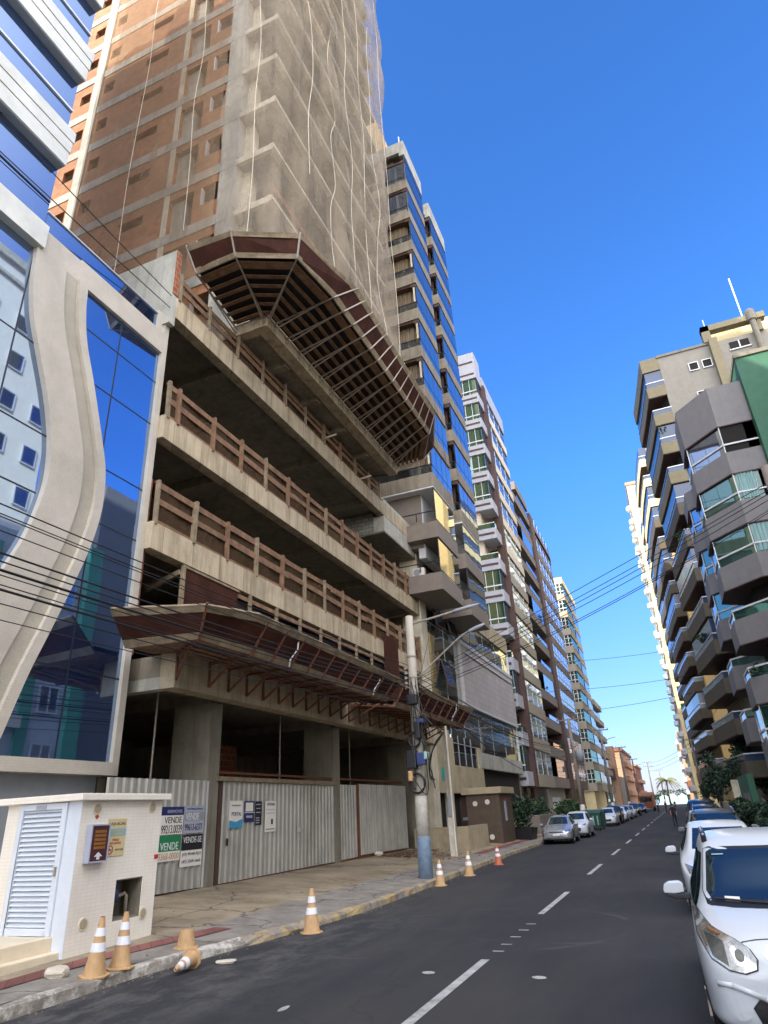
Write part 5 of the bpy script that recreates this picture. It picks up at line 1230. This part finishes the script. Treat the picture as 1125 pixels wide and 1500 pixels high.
car('parked_car', 'white hatchback parked right behind the nearest white minivan', 'car', 'carwhite', HAT, HATW, (.5, 13.4, 0), group=RG)
car('parked_car', 'dark grey wagon with roof rails behind the white hatchback', 'car', 'cargrey', SUV, SUVW, (.72, 19.6, 0), rails=True, group=RG)
car('parked_car', 'silver hatchback behind the dark grey wagon on the right', 'car', 'carsilver', HAT, HATW, (.66, 27.2, 0), group=RG, mirrors=False)
car('parked_car', 'black hatchback third from the far end of the right hand row', 'car', 'carblack', SUV, SUVW, (.9, 33.5, 0), group=RG, mirrors=False, rails=True)
car('parked_van', 'dark tall van with a light roof edge in the right hand row', 'van', 'carblack', SUV, SUVW, (.9, 41, 0), s=1.0, group=RG, mirrors=False)
car('parked_car', 'white car farthest away in the right hand row', 'car', 'carwhite', HAT, HATW, (.9, 50, 0), group=RG, mirrors=False)
car('parked_car', 'silver sedan at the front of the left hand row beside the planters', 'car', 'carsilver', SED, SEDW, (-6.1, 36.5, 0), group=LG, rz=R(2))
car('parked_car', 'white hatchback tucked behind the front silver sedan on the left', 'car', 'carwhite', HAT, HATW, (-6.0, 42.2, 0), group=LG)
LL = [('white hatchback just past the green dumpsters on the left', 'carwhite', HAT, HATW, 60.5), ('dark tall wagon behind the white hatchback past the dumpsters', 'carblack', SUV, SUVW, 66), ('white sedan in the middle of the far left hand row', 'carwhite', SED, SEDW, 72), ('grey hatchback behind the white sedan of the far left hand row', 'carsilver', HAT, HATW, 79), ('silver sedan two places before the dark pickup on the left', 'carsilver', SED, SEDW, 86), ('dark blue wagon nearest the rusty truck on the left', 'carblack', SUV, SUVW, 96), ('small dark car in front of the rusty truck', 'carblack', HAT, HATW, 112)]
for lab, pt_, pr, wn, y in LL: car('parked_car', lab, 'car', pt_, pr, wn, (-5.95, y, 0), group=LG, mirrors=False)
tk = thing('parked_truck', 'rusty brown box truck at the far end of the left hand row', 'truck', (-5.7, 130, 0))
MB().box(-6.9, -4.5, 132, 138, .8, 3.0).build('cargo_box', 'orange', tk, bevel=.05); MB().box(-6.8, -4.6, 130, 131.9, .5, 2.5).build('cab', 'carred', tk, bevel=.1); MB().box(-6.6, -4.8, 129.97, 130.02, 1.5, 2.2).build('windscreen', 'carglass', tk)
for y in (131, 136):
    for x in (-6.7, -4.7): MB().lathe((x, y, .42), [(.42, -.12), (.42, .12)], 16, 'x').build('wheel', 'rubber', tk)
# dumpsters
for i, (x, y, lab) in enumerate(((-6.2, 53.2, 'green wheeled dumpster with a slanted lid, nearer of the pair'), (-6.2, 55.6, 'green wheeled dumpster behind the nearer one'))):
    d = thing('dumpster', lab, 'dumpster', (x, y, 0), 'green dumpsters')
    MB().ext([(x-.6,y-.5,.2),(x+.6,y-.5,.2),(x+.66,y-.58,1.1),(x-.66,y-.58,1.1)], (0,1.15,0)).build('bin', 'dumpster', d, bevel=.03)
    MB().ext([(x-.7,y-.62,1.1),(x-.7,y+.62,1.1),(x-.7,y+.62,1.32),(x-.7,y-.2,1.28),(x-.7,y-.62,1.16)], (1.4,0,0)).build('lid', 'dumpster', d)
    m = MB()
    for k in range(4): m.box(x-.45+.28*k, x-.38+.28*k, y-.6, y-.56, .35, .95)
    m.build('rib', 'palegreen', d)
    for a in (-.5, .5): MB().lathe((x+a, y-.45, .1), [(.1, -.04), (.1, .04)], 12, 'x').build('wheel', 'rubber', d)

# ------------------------------------------------------------------ traffic cones and small things
def cone(label, x, y, z, h=.66, mat='cone', rot=None, cut=1.0):
    t = thing('traffic_cone', label, 'traffic cone', (0, 0, 0), 'traffic cones along the left kerb'); rb, rtp = h*.22, h*.045
    def rad(q): return rb+(rtp-rb)*q
    def seg(a, b, o=0): return MB().lathe((0, 0, 0), [(rad(a)+o, a*h), (rad(b)+o, b*h)], 22)
    m = MB().lathe((0, 0, 0), [(rad(.03), .03*h), (rad(cut), cut*h), (rad(cut)-.012, cut*h), (max(.006, rad(.9*cut)-.02), .9*cut*h)], 24)
    m.build('body', mat, t, smooth=False)
    n = 4; hs = rb*1.22; MB().plan([(hs*math.cos(a)*(1.12 if k % 2 else 1.12), hs*math.sin(a)*1.12) for k, a in enumerate([math.pi/4*i+math.pi/8 for i in range(8)])], 0, .022).build('base', mat, t, bevel=.006)
    if cut > .8:
        seg(.42, .57, .005).build('white_band', 'reflect', t, smooth=False); seg(.68, .82, .005).build('white_band', 'reflect', t, smooth=False)
    else: pass
    t.location = (x, y, z)
    if rot: t.rotation_euler = rot
    return t
c1 = cone('orange cone with a chipped red tip standing by the booth corner', -7.24, 7.62, .125, .64, rot=(R(1), R(3), .3))
MB().lathe((0, 0, 0), [(.032, .585), (.028, .645), (.02, .645)], 10).build('broken_tip', 'red', c1)
cone('orange cone in front of the valve niche of the booth', -7.23, 8.05, .125, .64, rot=(R(-1), R(2), 1.1))
cone('broken cone stump without its top on the pavement', -7.25, 9.42, .125, .64, rot=(0, 0, .5), cut=.36)
cone('fallen cone lying over the broken kerb into the gutter', -6.66, 8.8, .12, .48, rot=(R(95), 0, R(12)))
cone('orange cone standing alone at the kerb before the wide gate', -6.33, 11.62, .0, .67)
cone('orange cone at the kerb right beside the concrete utility pole', -6.33, 18.7, .0, .62)
cone('orange cone at the kerb past the utility pole', -6.3, 21.35, .0, .66)
cone('darker orange cone farthest along the left kerb', -6.32, 25.1, .0, .62, mat='cone2')
def rock(label, x, y, z, s, seed, mat='stone', name='loose_stone'):
    rnd = random.Random(seed); bm = bmesh.new(); bmesh.ops.create_icosphere(bm, subdivisions=3, radius=1)
    for v in bm.verts:
        n = v.co.copy(); k = 1/max(abs(n.x), abs(n.y), abs(n.z))**.6
        v.co = Vector((n.x*s[0]*k*(1+.08*math.sin(n.y*5+seed)), n.y*s[1]*k*(1+.08*math.sin(n.z*6+seed)), n.z*s[2]*k*(1+.1*math.sin(n.x*4+seed))))
    me = bpy.data.meshes.new(name); bm.to_mesh(me); bm.free(); me.materials.append(M[mat]); o = bpy.data.objects.new(name, me); COL.objects.link(o); o.location = (x, y, z); o.rotation_euler = (0, 0, .5)
    return tag(o, label, 'stone')
rock('pale squared stone block on the pavement beside the cones', -7.66, 7.42, .19, (.14, .1, .07), 1)
rock('dark red half brick lying by the booth foot', -7.62, 8.45, .16, (.07, .06, .04), 4, 'brickedge', 'half_brick')
rock('flat white rubble piece in the gutter beside the fallen cone', -6.38, 9.2, .02, (.14, .09, .02), 6, 'stone', 'rubble')
rock('small pale block at the foot of the lowered gate', -10.75, 24.9, .47, (.16, .1, .07), 8, 'stone', 'loose_block')
mb = MB(); rnd = random.Random(12)
for _ in range(260):
    y = rnd.uniform(6, 28); x = kx(y)+.05+abs(rnd.gauss(0, .1)); s_ = rnd.uniform(.004, .014); z = .006
    if rnd.random() < .2: x = kx(y)-rnd.uniform(.2, 3.0); z = walk_z(x, y)+.008
    mb.box(x-s_, x+s_*.8, y-s_*.9, y+s_, z-.01, z+s_*.6)
tag(mb.build('gutter_grit', 'conc_dark'), 'loose grit and rubble crumbs along the left kerb', 'grit', kind='stuff')
mb = MB()
for _ in range(40):
    y = rnd.uniform(8.5, 17); x = -10.7+rnd.uniform(0, 1.2); 
# dead leaves and soil at the garden wall
mb = MB()
for _ in range(900):
    y = 24.5+abs(rnd.gauss(0, 2.2)); x = -10.6+abs(rnd.gauss(0, 1.0)); z = walk_z(x, y)+.015; a = rnd.uniform(0, 3.14); s_ = rnd.uniform(.03, .07)
    mb.add([(x-s_*math.cos(a), y-s_*math.sin(a), z), (x+s_*.5*math.sin(a), y-s_*.5*math.cos(a), z+.03), (x+s_*math.cos(a), y+s_*math.sin(a), z+.01)], [(0, 1, 2)])
tag(mb.build('dry_leaf_litter', 'wood'), 'dry leaf litter at the foot of the lowered gate and garden wall', 'leaf litter', kind='stuff')

# ------------------------------------------------------------------ poles, lamps, wires
PX, PY_ = -6.95, 19.33
P0 = thing('utility_pole', 'grey concrete utility pole with a white and blue painted foot and two lamp arms', 'utility pole', (PX, PY_, .1))
MB().lathe((PX, PY_, 0), [(.2, .1), (.185, 1.2), (.17, 2.15), (.15, 4), (.125, 7.55), (.11, 7.56)], 20).build('shaft', 'pole', P0, smooth=True)
MB().lathe((PX, PY_, 0), [(.204, .1), (.192, 1.15), (.192, 1.16)], 20).build('blue_paint', 'poleblue', P0, smooth=True)
MB().lathe((PX, PY_, 0), [(.191, 1.15), (.174, 2.2), (.174, 2.21)], 20).build('white_paint', 'polewhite', P0, smooth=True)
def street_lamp(label, pts, head, r=.035):
    t = thing('street_lamp', label, 'street lamp', pts[0]); MB().tube(cat_curve(pts, 5), r, 8).build('arm', 'steel', t, smooth=True)
    a, b = map(Vector, head); m = MB(); d = (b-a); m.tube([a, a+d*.15, a+d*.6, b], [.035, .055, .06, .03], 10); m.build('lamp_head', 'greypaint', t, smooth=True)
street_lamp('grey street lamp on the upper straight arm of the concrete pole', [(PX+.1, PY_, 7.3), (PX+.8, PY_-.02, 7.38), (-5.35, PY_, 7.5)], [(-5.5, PY_, 7.48), (-4.62, PY_, 7.6)])
street_lamp('second street lamp on the lower rising arm of the concrete pole', [(PX+.1, PY_, 5.5), (-6.3, PY_+.02, 5.95), (-5.36, PY_, 6.62), (-5.0, PY_, 6.8)], [(-5.05, PY_, 6.77), (-4.5, PY_, 6.95)], .026)
m = MB()
for z in (6.25, 5.6, 5.15, 4.6, 3.9): m.lathe((PX, PY_, z), [(.15, -.02), (.16, -.02), (.16, .02), (.15, .02)], 16)
m.build('clamp_band', 'steel', P0)
mb = MB()
for z in (5.9, 5.75, 5.6, 5.45, 5.3): mb.lathe((PX-.2, PY_-.08, z), [(.02, -.05), (.05, -.04), (.035, 0), (.05, .04), (.02, .05)], 10); mb.bar((PX, PY_, z), (PX-.2, PY_-.08, z), .025)
mb.build('insulator', 'pole', P0)
for (x, z, w, h, mt, nm) in ((-.1, 3.2, .3, .5, 'black', 'splice_case'), (.2, 3.2, .26, .34, 'blue', 'blue_box'), (.26, 4.25, .2, .12, 'blue', 'blue_tag'), (-.16, 2.75, .12, .28, 'cone', 'orange_tag'), (.15, 4.0, .16, .5, 'black', 'splice_case'), (0.03, 4.9, .34, .3, 'black', 'splice_case'), (.34, 3.28, .1, .22, 'palegreen', 'meter_box')):
    MB().box(PX+x-w/2, PX+x+w/2, PY_-.36, PY_-.14, z-h/2, z+h/2).build(nm, mt, P0, bevel=.03)
for (z, r_) in ((2.55, .26), (3.75, .2)):
    MB().tube([(PX+r_*math.cos(t)*.9, PY_-.22, z+r_*math.sin(t)) for t in [2*math.pi*i/20 for i in range(21)]], .035, 6).build('cable_coil', 'wire', P0)
mb = MB(); rnd = random.Random(2)
for i in range(9):
    a = (PX+rnd.uniform(-.1, .15), PY_-.2, rnd.uniform(4.2, 5.6)); b = (PX+rnd.uniform(-.2, .5), PY_-.25, rnd.uniform(2.6, 4.4)); c = ((a[0]+b[0])/2+rnd.uniform(-.3, .5), PY_-.3, min(a[2], b[2])-rnd.uniform(0, .5))
    mb.tube(cat_curve([a, c, b], 7), .014, 5)
mb.build('loose_cables', 'wire', P0)
P1 = thing('service_post', 'slim square concrete service post with a pale conduit before the garden wall', 'post', (-8.3, 26.5, .2))
MB().ext([(-8.42,26.38,.15),(-8.18,26.38,.15),(-8.18,26.62,.15),(-8.42,26.62,.15)], (0,0,4.6)).build('shaft', 'pole', P1, bevel=.015)
MB().tube([(-8.2, 26.34, .15), (-8.22, 26.34, 4.9)], .045, 8).build('conduit', 'conc_pale', P1); MB().box(-8.36, -8.2, 26.3, 26.37, 1.6, 2.3).build('grey_box', 'greypaint', P1); MB().box(-8.42, -8.18, 26.33, 26.37, .2, 1.55).build('pale_paint', 'polewhite', P1)
m = MB()
for k in range(3): m.tube(cat_curve([(-8.3, 26.4, 4.7), (-8.7-.1*k, 26.2, 4.2-.2*k), (-8.9, 26.0, 3.2-.1*k), (-8.75, 26.1, 2.9)], 6), .02, 5)
m.build('hanging_cable', 'wire', P1)
def pole(label, x, y, h, arms=1, tx=False, paint=True):
    t = thing('utility_pole', label, 'utility pole', (x, y, .1), 'utility poles down the street')
    MB().lathe((x, y, 0), [(.2, .1), (.12, h), (.1, h)], 12).build('shaft', 'taupe', t, smooth=True)
    if paint: MB().lathe((x, y, 0), [(.205, .1), (.19, 1.7), (.18, 1.7)], 12).build('white_paint', 'polewhite', t, smooth=True)
    m = MB()
    for k in range(arms):
        z = h-.15-.9*k; m.box(x-1.0, x+1.0, y-.06, y+.06, z, z+.1)
        for a in (-.9, -.45, .45, .9): m.lathe((x+a, y, z+.1), [(.03, 0), (.06, .06), (.03, .18)], 8)
    if arms: m.build('crossarm', 'taupe', t)
    if tx: MB().lathe((x+.45, y, h-3.4), [(.05, 0), (.3, .02), (.32, .8), (.2, .95)], 14).build('transformer', 'greypaint', t, smooth=True); MB().box(x+.1, x+.5, y-.1, y+.1, h-2.2, h-1.9).build('bracket', 'steel', t)
    else: MB().tube([(x, y, h-1.6), (x+.9, y, h-1.1), (x+1.6, y, h-1.0)], .04, 6).build('lamp_arm', 'steel', t)
    return t
pole('dark utility pole with a grey transformer beside the green dumpsters', -7.3, 57.5, 8.2, 1, True)
pole('utility pole with a four pin crossarm against the cream block', -7.3, 84, 9.6, 1)
pole('utility pole in front of the sunlit orange house', -7.3, 112, 9.4, 1)
pole('utility pole beyond the rusty truck', -7.2, 140, 9.0, 1)
pole('pale utility pole near the palm at the end of the street', -5.6, 168, 9.6, 2)
pole('farthest thin pole before the beach', -4.2, 205, 9.0, 1)
pole('slim pole on the right pavement below the far cream tower', 2.6, 96, 8.6, 1, paint=False)
def wire(label, a, b, sag, r=.014, group=None):
    a, b = Vector(a), Vector(b); pts = []
    for i in range(25): t = i/24; p = a.lerp(b, t); p.z -= sag*4*t*(1-t); pts.append(p)
    return tag(MB().tube(pts, r, 5).build('overhead_wire', 'wire'), label, 'wire', group)
rw = random.Random(17)
WG = 'cables running along the left kerb from pole to pole'
zs = [(5.75,.010),(5.55,.008),(5.35,.008),(5.15,.008),(4.98,.014),(4.9,.010),(4.82,.019),(4.7,.008),(4.55,.008),(4.42,.017),(4.32,.008),(4.2,.007)]
for i, (z, r_) in enumerate(zs):
    dx = rw.uniform(-.12, .12); z1 = 5.95-.12*i+rw.uniform(-.05, .05)
    wire('black cable strung along the left kerb in front of the office building', (PX+dx, -16, z+.2), (PX-.1+dx*.3, PY_-.1, max(4.5, z1)), .35+rw.uniform(-.05, .15), r_, WG)
for i in range(7):
    z = 5.9-.2*i; wire('black cable strung from the concrete pole down the left pavement', (PX, PY_+.1, z), (-7.3, 57.5, z+.6), .5+rw.uniform(0, .4), rw.choice((.012, .012, .022)), WG)
for i, (x, z) in enumerate(((-11.0, 6.8), (-11.0, 7.6), (-11, 5.9), (-10.9, 11.5))): wire('thin drop cable from the concrete pole to the podium front', (PX, PY_, 5.7-.2*i), (x, 23.5+3.5*i, z), .25, .011, 'drop cables from the concrete pole')
wire('loose cable sagging from the concrete pole to the service post', (PX+.05, PY_, 5.5), (-8.3, 26.4, 4.6), .3, .02)
wire('thick cable from the concrete pole past the tiled panel', (PX+.05, PY_, 5.4), (-9.5, 48, 4.0), .3, .022)
wire('upper service line rising to the corner of the podium', (-10.5, -6, 16.9), (-11.05, 11.72, 16.2), .25, .014, 'service lines to the podium corner')
wire('lower service line rising to the corner of the podium', (-10.2, -6, 14.7), (-11.05, 11.72, 15.75), .2, .014, 'service lines to the podium corner')
pole('utility pole on the right pavement beside the parked white cars', 3.2, 14.9, 8.3, 0, paint=False)
for i, (z, z2, sg) in enumerate(((5.55, 7.95, .02), (5.5, 7.8, .12), (5.4, 7.72, .15), (5.35, 7.6, .2), (5.2, 7.4, .3), (5.1, 7.35, .28))):
    wire('black cable crossing the sky between the two rows of buildings', (PX+.1, PY_, z), (3.2, 14.9, z2), sg, .009, 'cables crossing the street')
for i, (y, z, z2) in enumerate(((84, 18.0, 19.0), (84, 14.5, 15.6), (84, 11.8, 13.6))): wire('thin cable crossing high over the far street', (-11.4, y, z), (5.2, y+6, z2), .3, .025, 'cables crossing the far street')
for (ya, yb) in ((57.5, 84), (84, 112), (112, 140), (140, 168)):
    for z in (8.0, 7.6, 6.2): wire('far cable running from pole to pole on the left', (-7.3, ya, z), (-7.3, yb, z+.3), .5, .018, 'far cables along the left row')
for i in range(3): wire('distant cable crossing in front of the sea view', (-5.6, 168, 9.2-.8*i), (2.6, 96, 8.2-.5*i), .5, .02, 'distant cables before the sea')
for i in range(2): wire('black cable slanting down the right hand bays', (7.5, 34.0-i, 11.5-2*i), (2.6, 96, 8.0-.5*i), .4, .018, 'cables along the right hand bays')

# ------------------------------------------------------------------ plants, palm, people
def bush(label, c, rad, n, size, mat, seed, trunk=None, name='shrub', cat='shrub', stem=True):
    t = thing(name, label, cat, (c[0], c[1], .1)); leaves(n, c, rad, size, seed).build('foliage', mat, t)
    rnd = random.Random(seed); m = MB(); h = c[2]+rad[2]*.2
    for k in range(4): m.tube([(c[0]+rnd.uniform(-.06, .06), c[1]+rnd.uniform(-.06, .06), .05), (c[0]+rnd.uniform(-.2, .2)*rad[0], c[1]+rnd.uniform(-.2, .2)*rad[1], h*.6), (c[0]+rnd.uniform(-.5, .5)*rad[0], c[1]+rnd.uniform(-.5, .5)*rad[1], h)], [trunk or .03, (trunk or .03)*.7, .012], 6)
    m.build('stems' if not trunk else 'trunk', 'bark', t); return t
pt_ = thing('planter', 'dark plastic planter box beside the brown gatehouse', 'planter', (-8.2, 38.6, .1)); MB().ext([(-8.9,38,.1),(-7.7,38,.1),(-7.55,37.9,.75),(-9.0,37.9,.75)], (0,1.6,0)).build('box', 'black', pt_); MB().box(-8.9, -7.7, 38.1, 39.3, .7, .77).build('soil', 'dark', pt_)
bush('leafy dark shrub growing in the planter beside the gatehouse', (-8.4, 38.7, 1.6), (.7, .7, .9), 1500, .13, 'leafdark', 1)
W2 = thing('planter_wall', 'dark low planter wall in front of the white tower', 'wall', (-9, 46, .1)); MB().box(-10.8, -8.3, 44.5, 51, .1, 1.25).build('wall', 'taupe', W2, bevel=.03)
bush('dark shrub with reddish tips on the planter wall of the white tower', (-9.2, 46.6, 1.55), (.7, 1.3, .42), 1000, .11, 'leafdark', 2)
bush('green hedge climbing in front of the cream building', (-9.6, 66, 1.3), (1.3, 3.0, 1.0), 2200, .17, 'leaf', 3, name='hedge', cat='hedge')
bush('small shrub in front of the white tower entrance', (-9.2, 49.4, 1.6), (.6, .8, .45), 700, .13, 'leaf', 4)
bush('dark spreading tree behind the pale gate pillar on the right', (5.2, 62, 3.2), (1.5, 3.6, 1.7), 4400, .18, 'leafdark', 5, trunk=.14, name='street_tree', cat='tree')
bush('dark leafy tree farther along the right pavement', (3.6, 78, 3.2), (1.4, 4, 2.2), 2600, .25, 'leafdark', 15, trunk=.12, name='street_tree', cat='tree')
bush('dark green hedge in front of the green boundary wall', (3.25, 42.5, .85), (.7, 4.2, .85), 3200, .13, 'leafdark', 6, name='hedge', cat='hedge')
for i, (x, y, l) in enumerate(((-8, 268, 'low beach trees left of the palm'), (3, 266, 'low beach trees right of the palm'), (-22, 270, 'low beach trees behind the seafront block'))): bush(l, (x, y, 2.2), (6.0, 2, 1.5), 1500, .4, 'leafdark', 30+i, trunk=.15, name='beach_tree', cat='tree')
pm = thing('palm_tree', 'palm tree with drooping sunlit fronds at the end of the street', 'palm', (-2.8, 196, 0))
MB().tube([(-2.8, 196, 0), (-2.9, 196, 3), (-2.7, 196, 6.2)], [.28, .2, .17], 10).build('trunk', 'bark', pm, smooth=True)
rnd = random.Random(8); mb = MB()
for k in range(22):
    a = 2*math.pi*k/22*1.618*2; up_ = rnd.uniform(-.1, 1.2); L = rnd.uniform(2.6, 3.4); p0 = Vector((-2.7, 196, 6.2)); pts = []
    for i in range(9):
        t = i/8; pts.append(p0+Vector((math.cos(a)*L*t, math.sin(a)*L*t, up_*2.2*t-2.4*t*t)))
    mb.tube(pts, .03, 4)
    for i in range(1, 9):
        for q in range(3):
            t = (i-1+q/3)/8; c0 = pts[i-1].lerp(pts[i], q/3); sd = Vector((-math.sin(a), math.cos(a), 0)); w = .75*(1-.6*t)
            for sgn in (-1, 1): mb.add([c0, c0+sd*sgn*w+Vector((math.cos(a)*.3, math.sin(a)*.3, -.35)), c0+Vector((math.cos(a)*.14, math.sin(a)*.14, 0))], [(0, 1, 2)])
mb.build('crown', 'palm', pm)
def person(label, x, y, h, shirt, pants, stride=.2, rz=0):
    t = thing('person', label, 'person', (0, 0, 0))
    V = [(0,0,.52),(0,0,.62),(0,0,.74),(0,0,.82),(0,0,.865),(0,-.005,.93),(.1,0,.80),(.125,stride*.3,.64),(.12,stride*.1-.05,.50),(-.1,0,.80),(-.125,-stride*.3,.64),(-.12,-stride*.3-.04,.50),(.05,0,.49),(.055,stride*.5,.28),(.055,stride*.9,.04),(.055,stride*.9-.09,.015),(-.05,0,.49),(-.055,-stride*.55,.28),(-.055,-stride*.6,.04),(-.055,-stride*.6-.09,.015)]
    Ed = [(0,1),(1,2),(2,3),(3,4),(4,5),(3,6),(6,7),(7,8),(3,9),(9,10),(10,11),(0,12),(12,13),(13,14),(14,15),(0,16),(16,17),(17,18),(18,19)]
    rad = [.07,.075,.085,.06,.035,.06,.04,.027,.02,.04,.027,.02,.05,.035,.024,.02,.05,.035,.024,.02]
    me = bpy.data.meshes.new('body'); me.from_pydata([(a*h, b*h, c*h) for a, b, c in V], Ed, []); me.update()
    o = bpy.data.objects.new('body', me); COL.objects.link(o); o.parent = t
    sk = o.modifiers.new('k', 'SKIN'); 
    for i, r_ in enumerate(rad): me.skin_vertices[0].data[i].radius = (r_*h, r_*h)
    me.skin_vertices[0].data[0].use_root = True
    s2 = o.modifiers.new('s', 'SUBSURF'); s2.levels = s2.render_levels = 1
    apply_mods(o); md = o.data; md.materials.clear()
    for n_ in ('skin', shirt, pants): md.materials.append(M[n_])
    for p in md.polygons:
        z = p.center.z/h; p.material_index = 0 if z > .85 or (abs(p.center.x) > .1*h and z < .7) else (1 if z > .52 else 2); p.use_smooth = True
    MB().lathe((0, .004*h, .95*h), [(.058*h, -.01*h), (.06*h, .015*h), (.03*h, .048*h)], 12).build('hair', 'black', t, smooth=True)
    t.location = (x, y, .0); t.rotation_euler = (0, 0, rz)
person('person in dark clothes walking beside the right hand row of cars', -.72, 53, 1.5, 'cloth1', 'cloth1', .22)
person('far person in a red top crossing near the end of the street', -2.4, 112, 1.5, 'cloth2', 'cloth1', .2, .6)
person('far person in dark clothes near the middle of the far street', -1.2, 124, 1.5, 'cloth1', 'cloth2', .16, 2.8)
bk = thing('scooter', 'far motor scooter riding away by the rusty truck', 'scooter', (-3.6, 116, 0))
for y in (115.5, 116.6): MB().lathe((-3.6, y, .26), [(.26, -.05), (.26, .05)], 14, 'x').build('wheel', 'rubber', bk)
MB().tube([(-3.6, 115.5, .3), (-3.6, 115.7, .9), (-3.6, 115.85, .4), (-3.6, 116.2, .45), (-3.6, 116.7, .65)], .12, 8).build('body', 'carblack', bk); MB().bar((-3.9, 115.7, .95), (-3.3, 115.7, .95), .05).build('handlebar', 'black', bk)
for i, x in enumerate((-5.4, -2.6, .4)):
    t = thing('beach_tent', ('left', 'middle', 'right')[i]+' pale turquoise beach tent at the end of the street', 'tent', (x, 258, 0)); MB().ext([(x-1.4,256,0),(x+1.4,256,0),(x+1.4,256,2.4),(x,256,3.2),(x-1.4,256,2.4)], (0,2.6,0)).build('canvas', 'palegreen', t)

# ------------------------------------------------------------------ light and camera
FILL_GLOW = 21
SUN_AZ, SUN_EL = R(215), R(30)   # clockwise from +Y
sd = Vector((math.sin(SUN_AZ)*math.cos(SUN_EL), math.cos(SUN_AZ)*math.cos(SUN_EL), math.sin(SUN_EL)))
L = bpy.data.lights.new('sun', 'SUN'); L.energy = 4.2; L.angle = R(.5); L.color = (1, .90, .74)
lo = bpy.data.objects.new('sun', L); COL.objects.link(lo); lo.rotation_euler = sd.to_track_quat('Z', 'Y').to_euler()
w = bpy.data.worlds.new('World'); scn.world = w; w.use_nodes = True; nt = w.node_tree; nt.nodes.clear()
sky = nt.nodes.new('ShaderNodeTexSky'); sky.sky_type = 'NISHITA'; sky.sun_disc = False; sky.sun_elevation = SUN_EL; sky.sun_rotation = SUN_AZ
sky.air_density = 1.0; sky.dust_density = .4; sky.ozone_density = 2.0
def wn(t, **k):
    n_ = nt.nodes.new(t)
    for q, v in k.items(): setattr(n_, q, v)
    return n_
bg = wn('ShaderNodeBackground'); out = wn('ShaderNodeOutputWorld'); bg.inputs['Strength'].default_value = .12
tc = wn('ShaderNodeTexCoord'); sp = wn('ShaderNodeSeparateXYZ'); nt.links.new(tc.outputs['Generated'], sp.inputs[0])
# clear deep blue away from the sun, a little darker towards the sea horizon
lowr = wn('ShaderNodeValToRGB'); e = lowr.color_ramp.elements; e[0].position = 0; e[0].color = (.5, .53, .86, 1); e[1].position = .45; e[1].color = (.42, .93, 1.62, 1)
nt.links.new(sp.outputs[2], lowr.inputs['Fac'])
mx = wn('ShaderNodeMix', data_type='RGBA', blend_type='MULTIPLY'); mx.inputs[0].default_value = 1
nt.links.new(sky.outputs[0], mx.inputs[6]); nt.links.new(lowr.outputs['Color'], mx.inputs[7])
# added broad fill glow behind the camera, off the sun's bearing, brightens shaded fronts
dt = wn('ShaderNodeVectorMath', operation='DOT_PRODUCT'); nt.links.new(tc.outputs['Generated'], dt.inputs[0]); gd = Vector((.30, -.78, .50)).normalized(); dt.inputs[1].default_value = gd
mr = wn('ShaderNodeMapRange', interpolation_type='SMOOTHSTEP'); mr.inputs['From Min'].default_value = .08; mr.inputs['From Max'].default_value = .95; nt.links.new(dt.outputs['Value'], mr.inputs['Value'])
gl = wn('ShaderNodeMix', data_type='RGBA', blend_type='MIX'); gl.inputs[6].default_value = (0, 0, 0, 1); gl.inputs[7].default_value = tuple(FILL_GLOW*c for c in (1, .93, .82))+(1,); nt.links.new(mr.outputs[0], gl.inputs[0])
ad = wn('ShaderNodeMix', data_type='RGBA', blend_type='ADD'); ad.inputs[0].default_value = 1; nt.links.new(mx.outputs[2], ad.inputs[6]); nt.links.new(gl.outputs[2], ad.inputs[7])
nt.links.new(ad.outputs[2], bg.inputs['Color']); nt.links.new(bg.outputs[0], out.inputs['Surface'])
scn.view_settings.view_transform = 'Standard'; scn.view_settings.look = 'None'; scn.view_settings.exposure = 1.0; scn.view_settings.gamma = 1
cam = bpy.data.cameras.new('camera'); co = bpy.data.objects.new('camera', cam); COL.objects.link(co); scn.camera = co
yaw, pitch, roll = -0.375730241, 0.434827474, -0.0526505691
f = Vector((math.sin(yaw)*math.cos(pitch), math.cos(yaw)*math.cos(pitch), math.sin(pitch)))
r0 = Vector((math.cos(yaw), -math.sin(yaw), 0)); u0 = r0.cross(f)
r = r0*math.cos(roll)+u0*math.sin(roll); u = u0*math.cos(roll)-r0*math.sin(roll)
co.matrix_world = Matrix(((r.x, u.x, -f.x, 0), (r.y, u.y, -f.y, 0), (r.z, u.z, -f.z, 1.8), (0, 0, 0, 1)))
cam.sensor_fit = 'VERTICAL'; cam.sensor_height = 36; cam.lens = 36*950/1500; cam.clip_start = .1; cam.clip_end = 9000
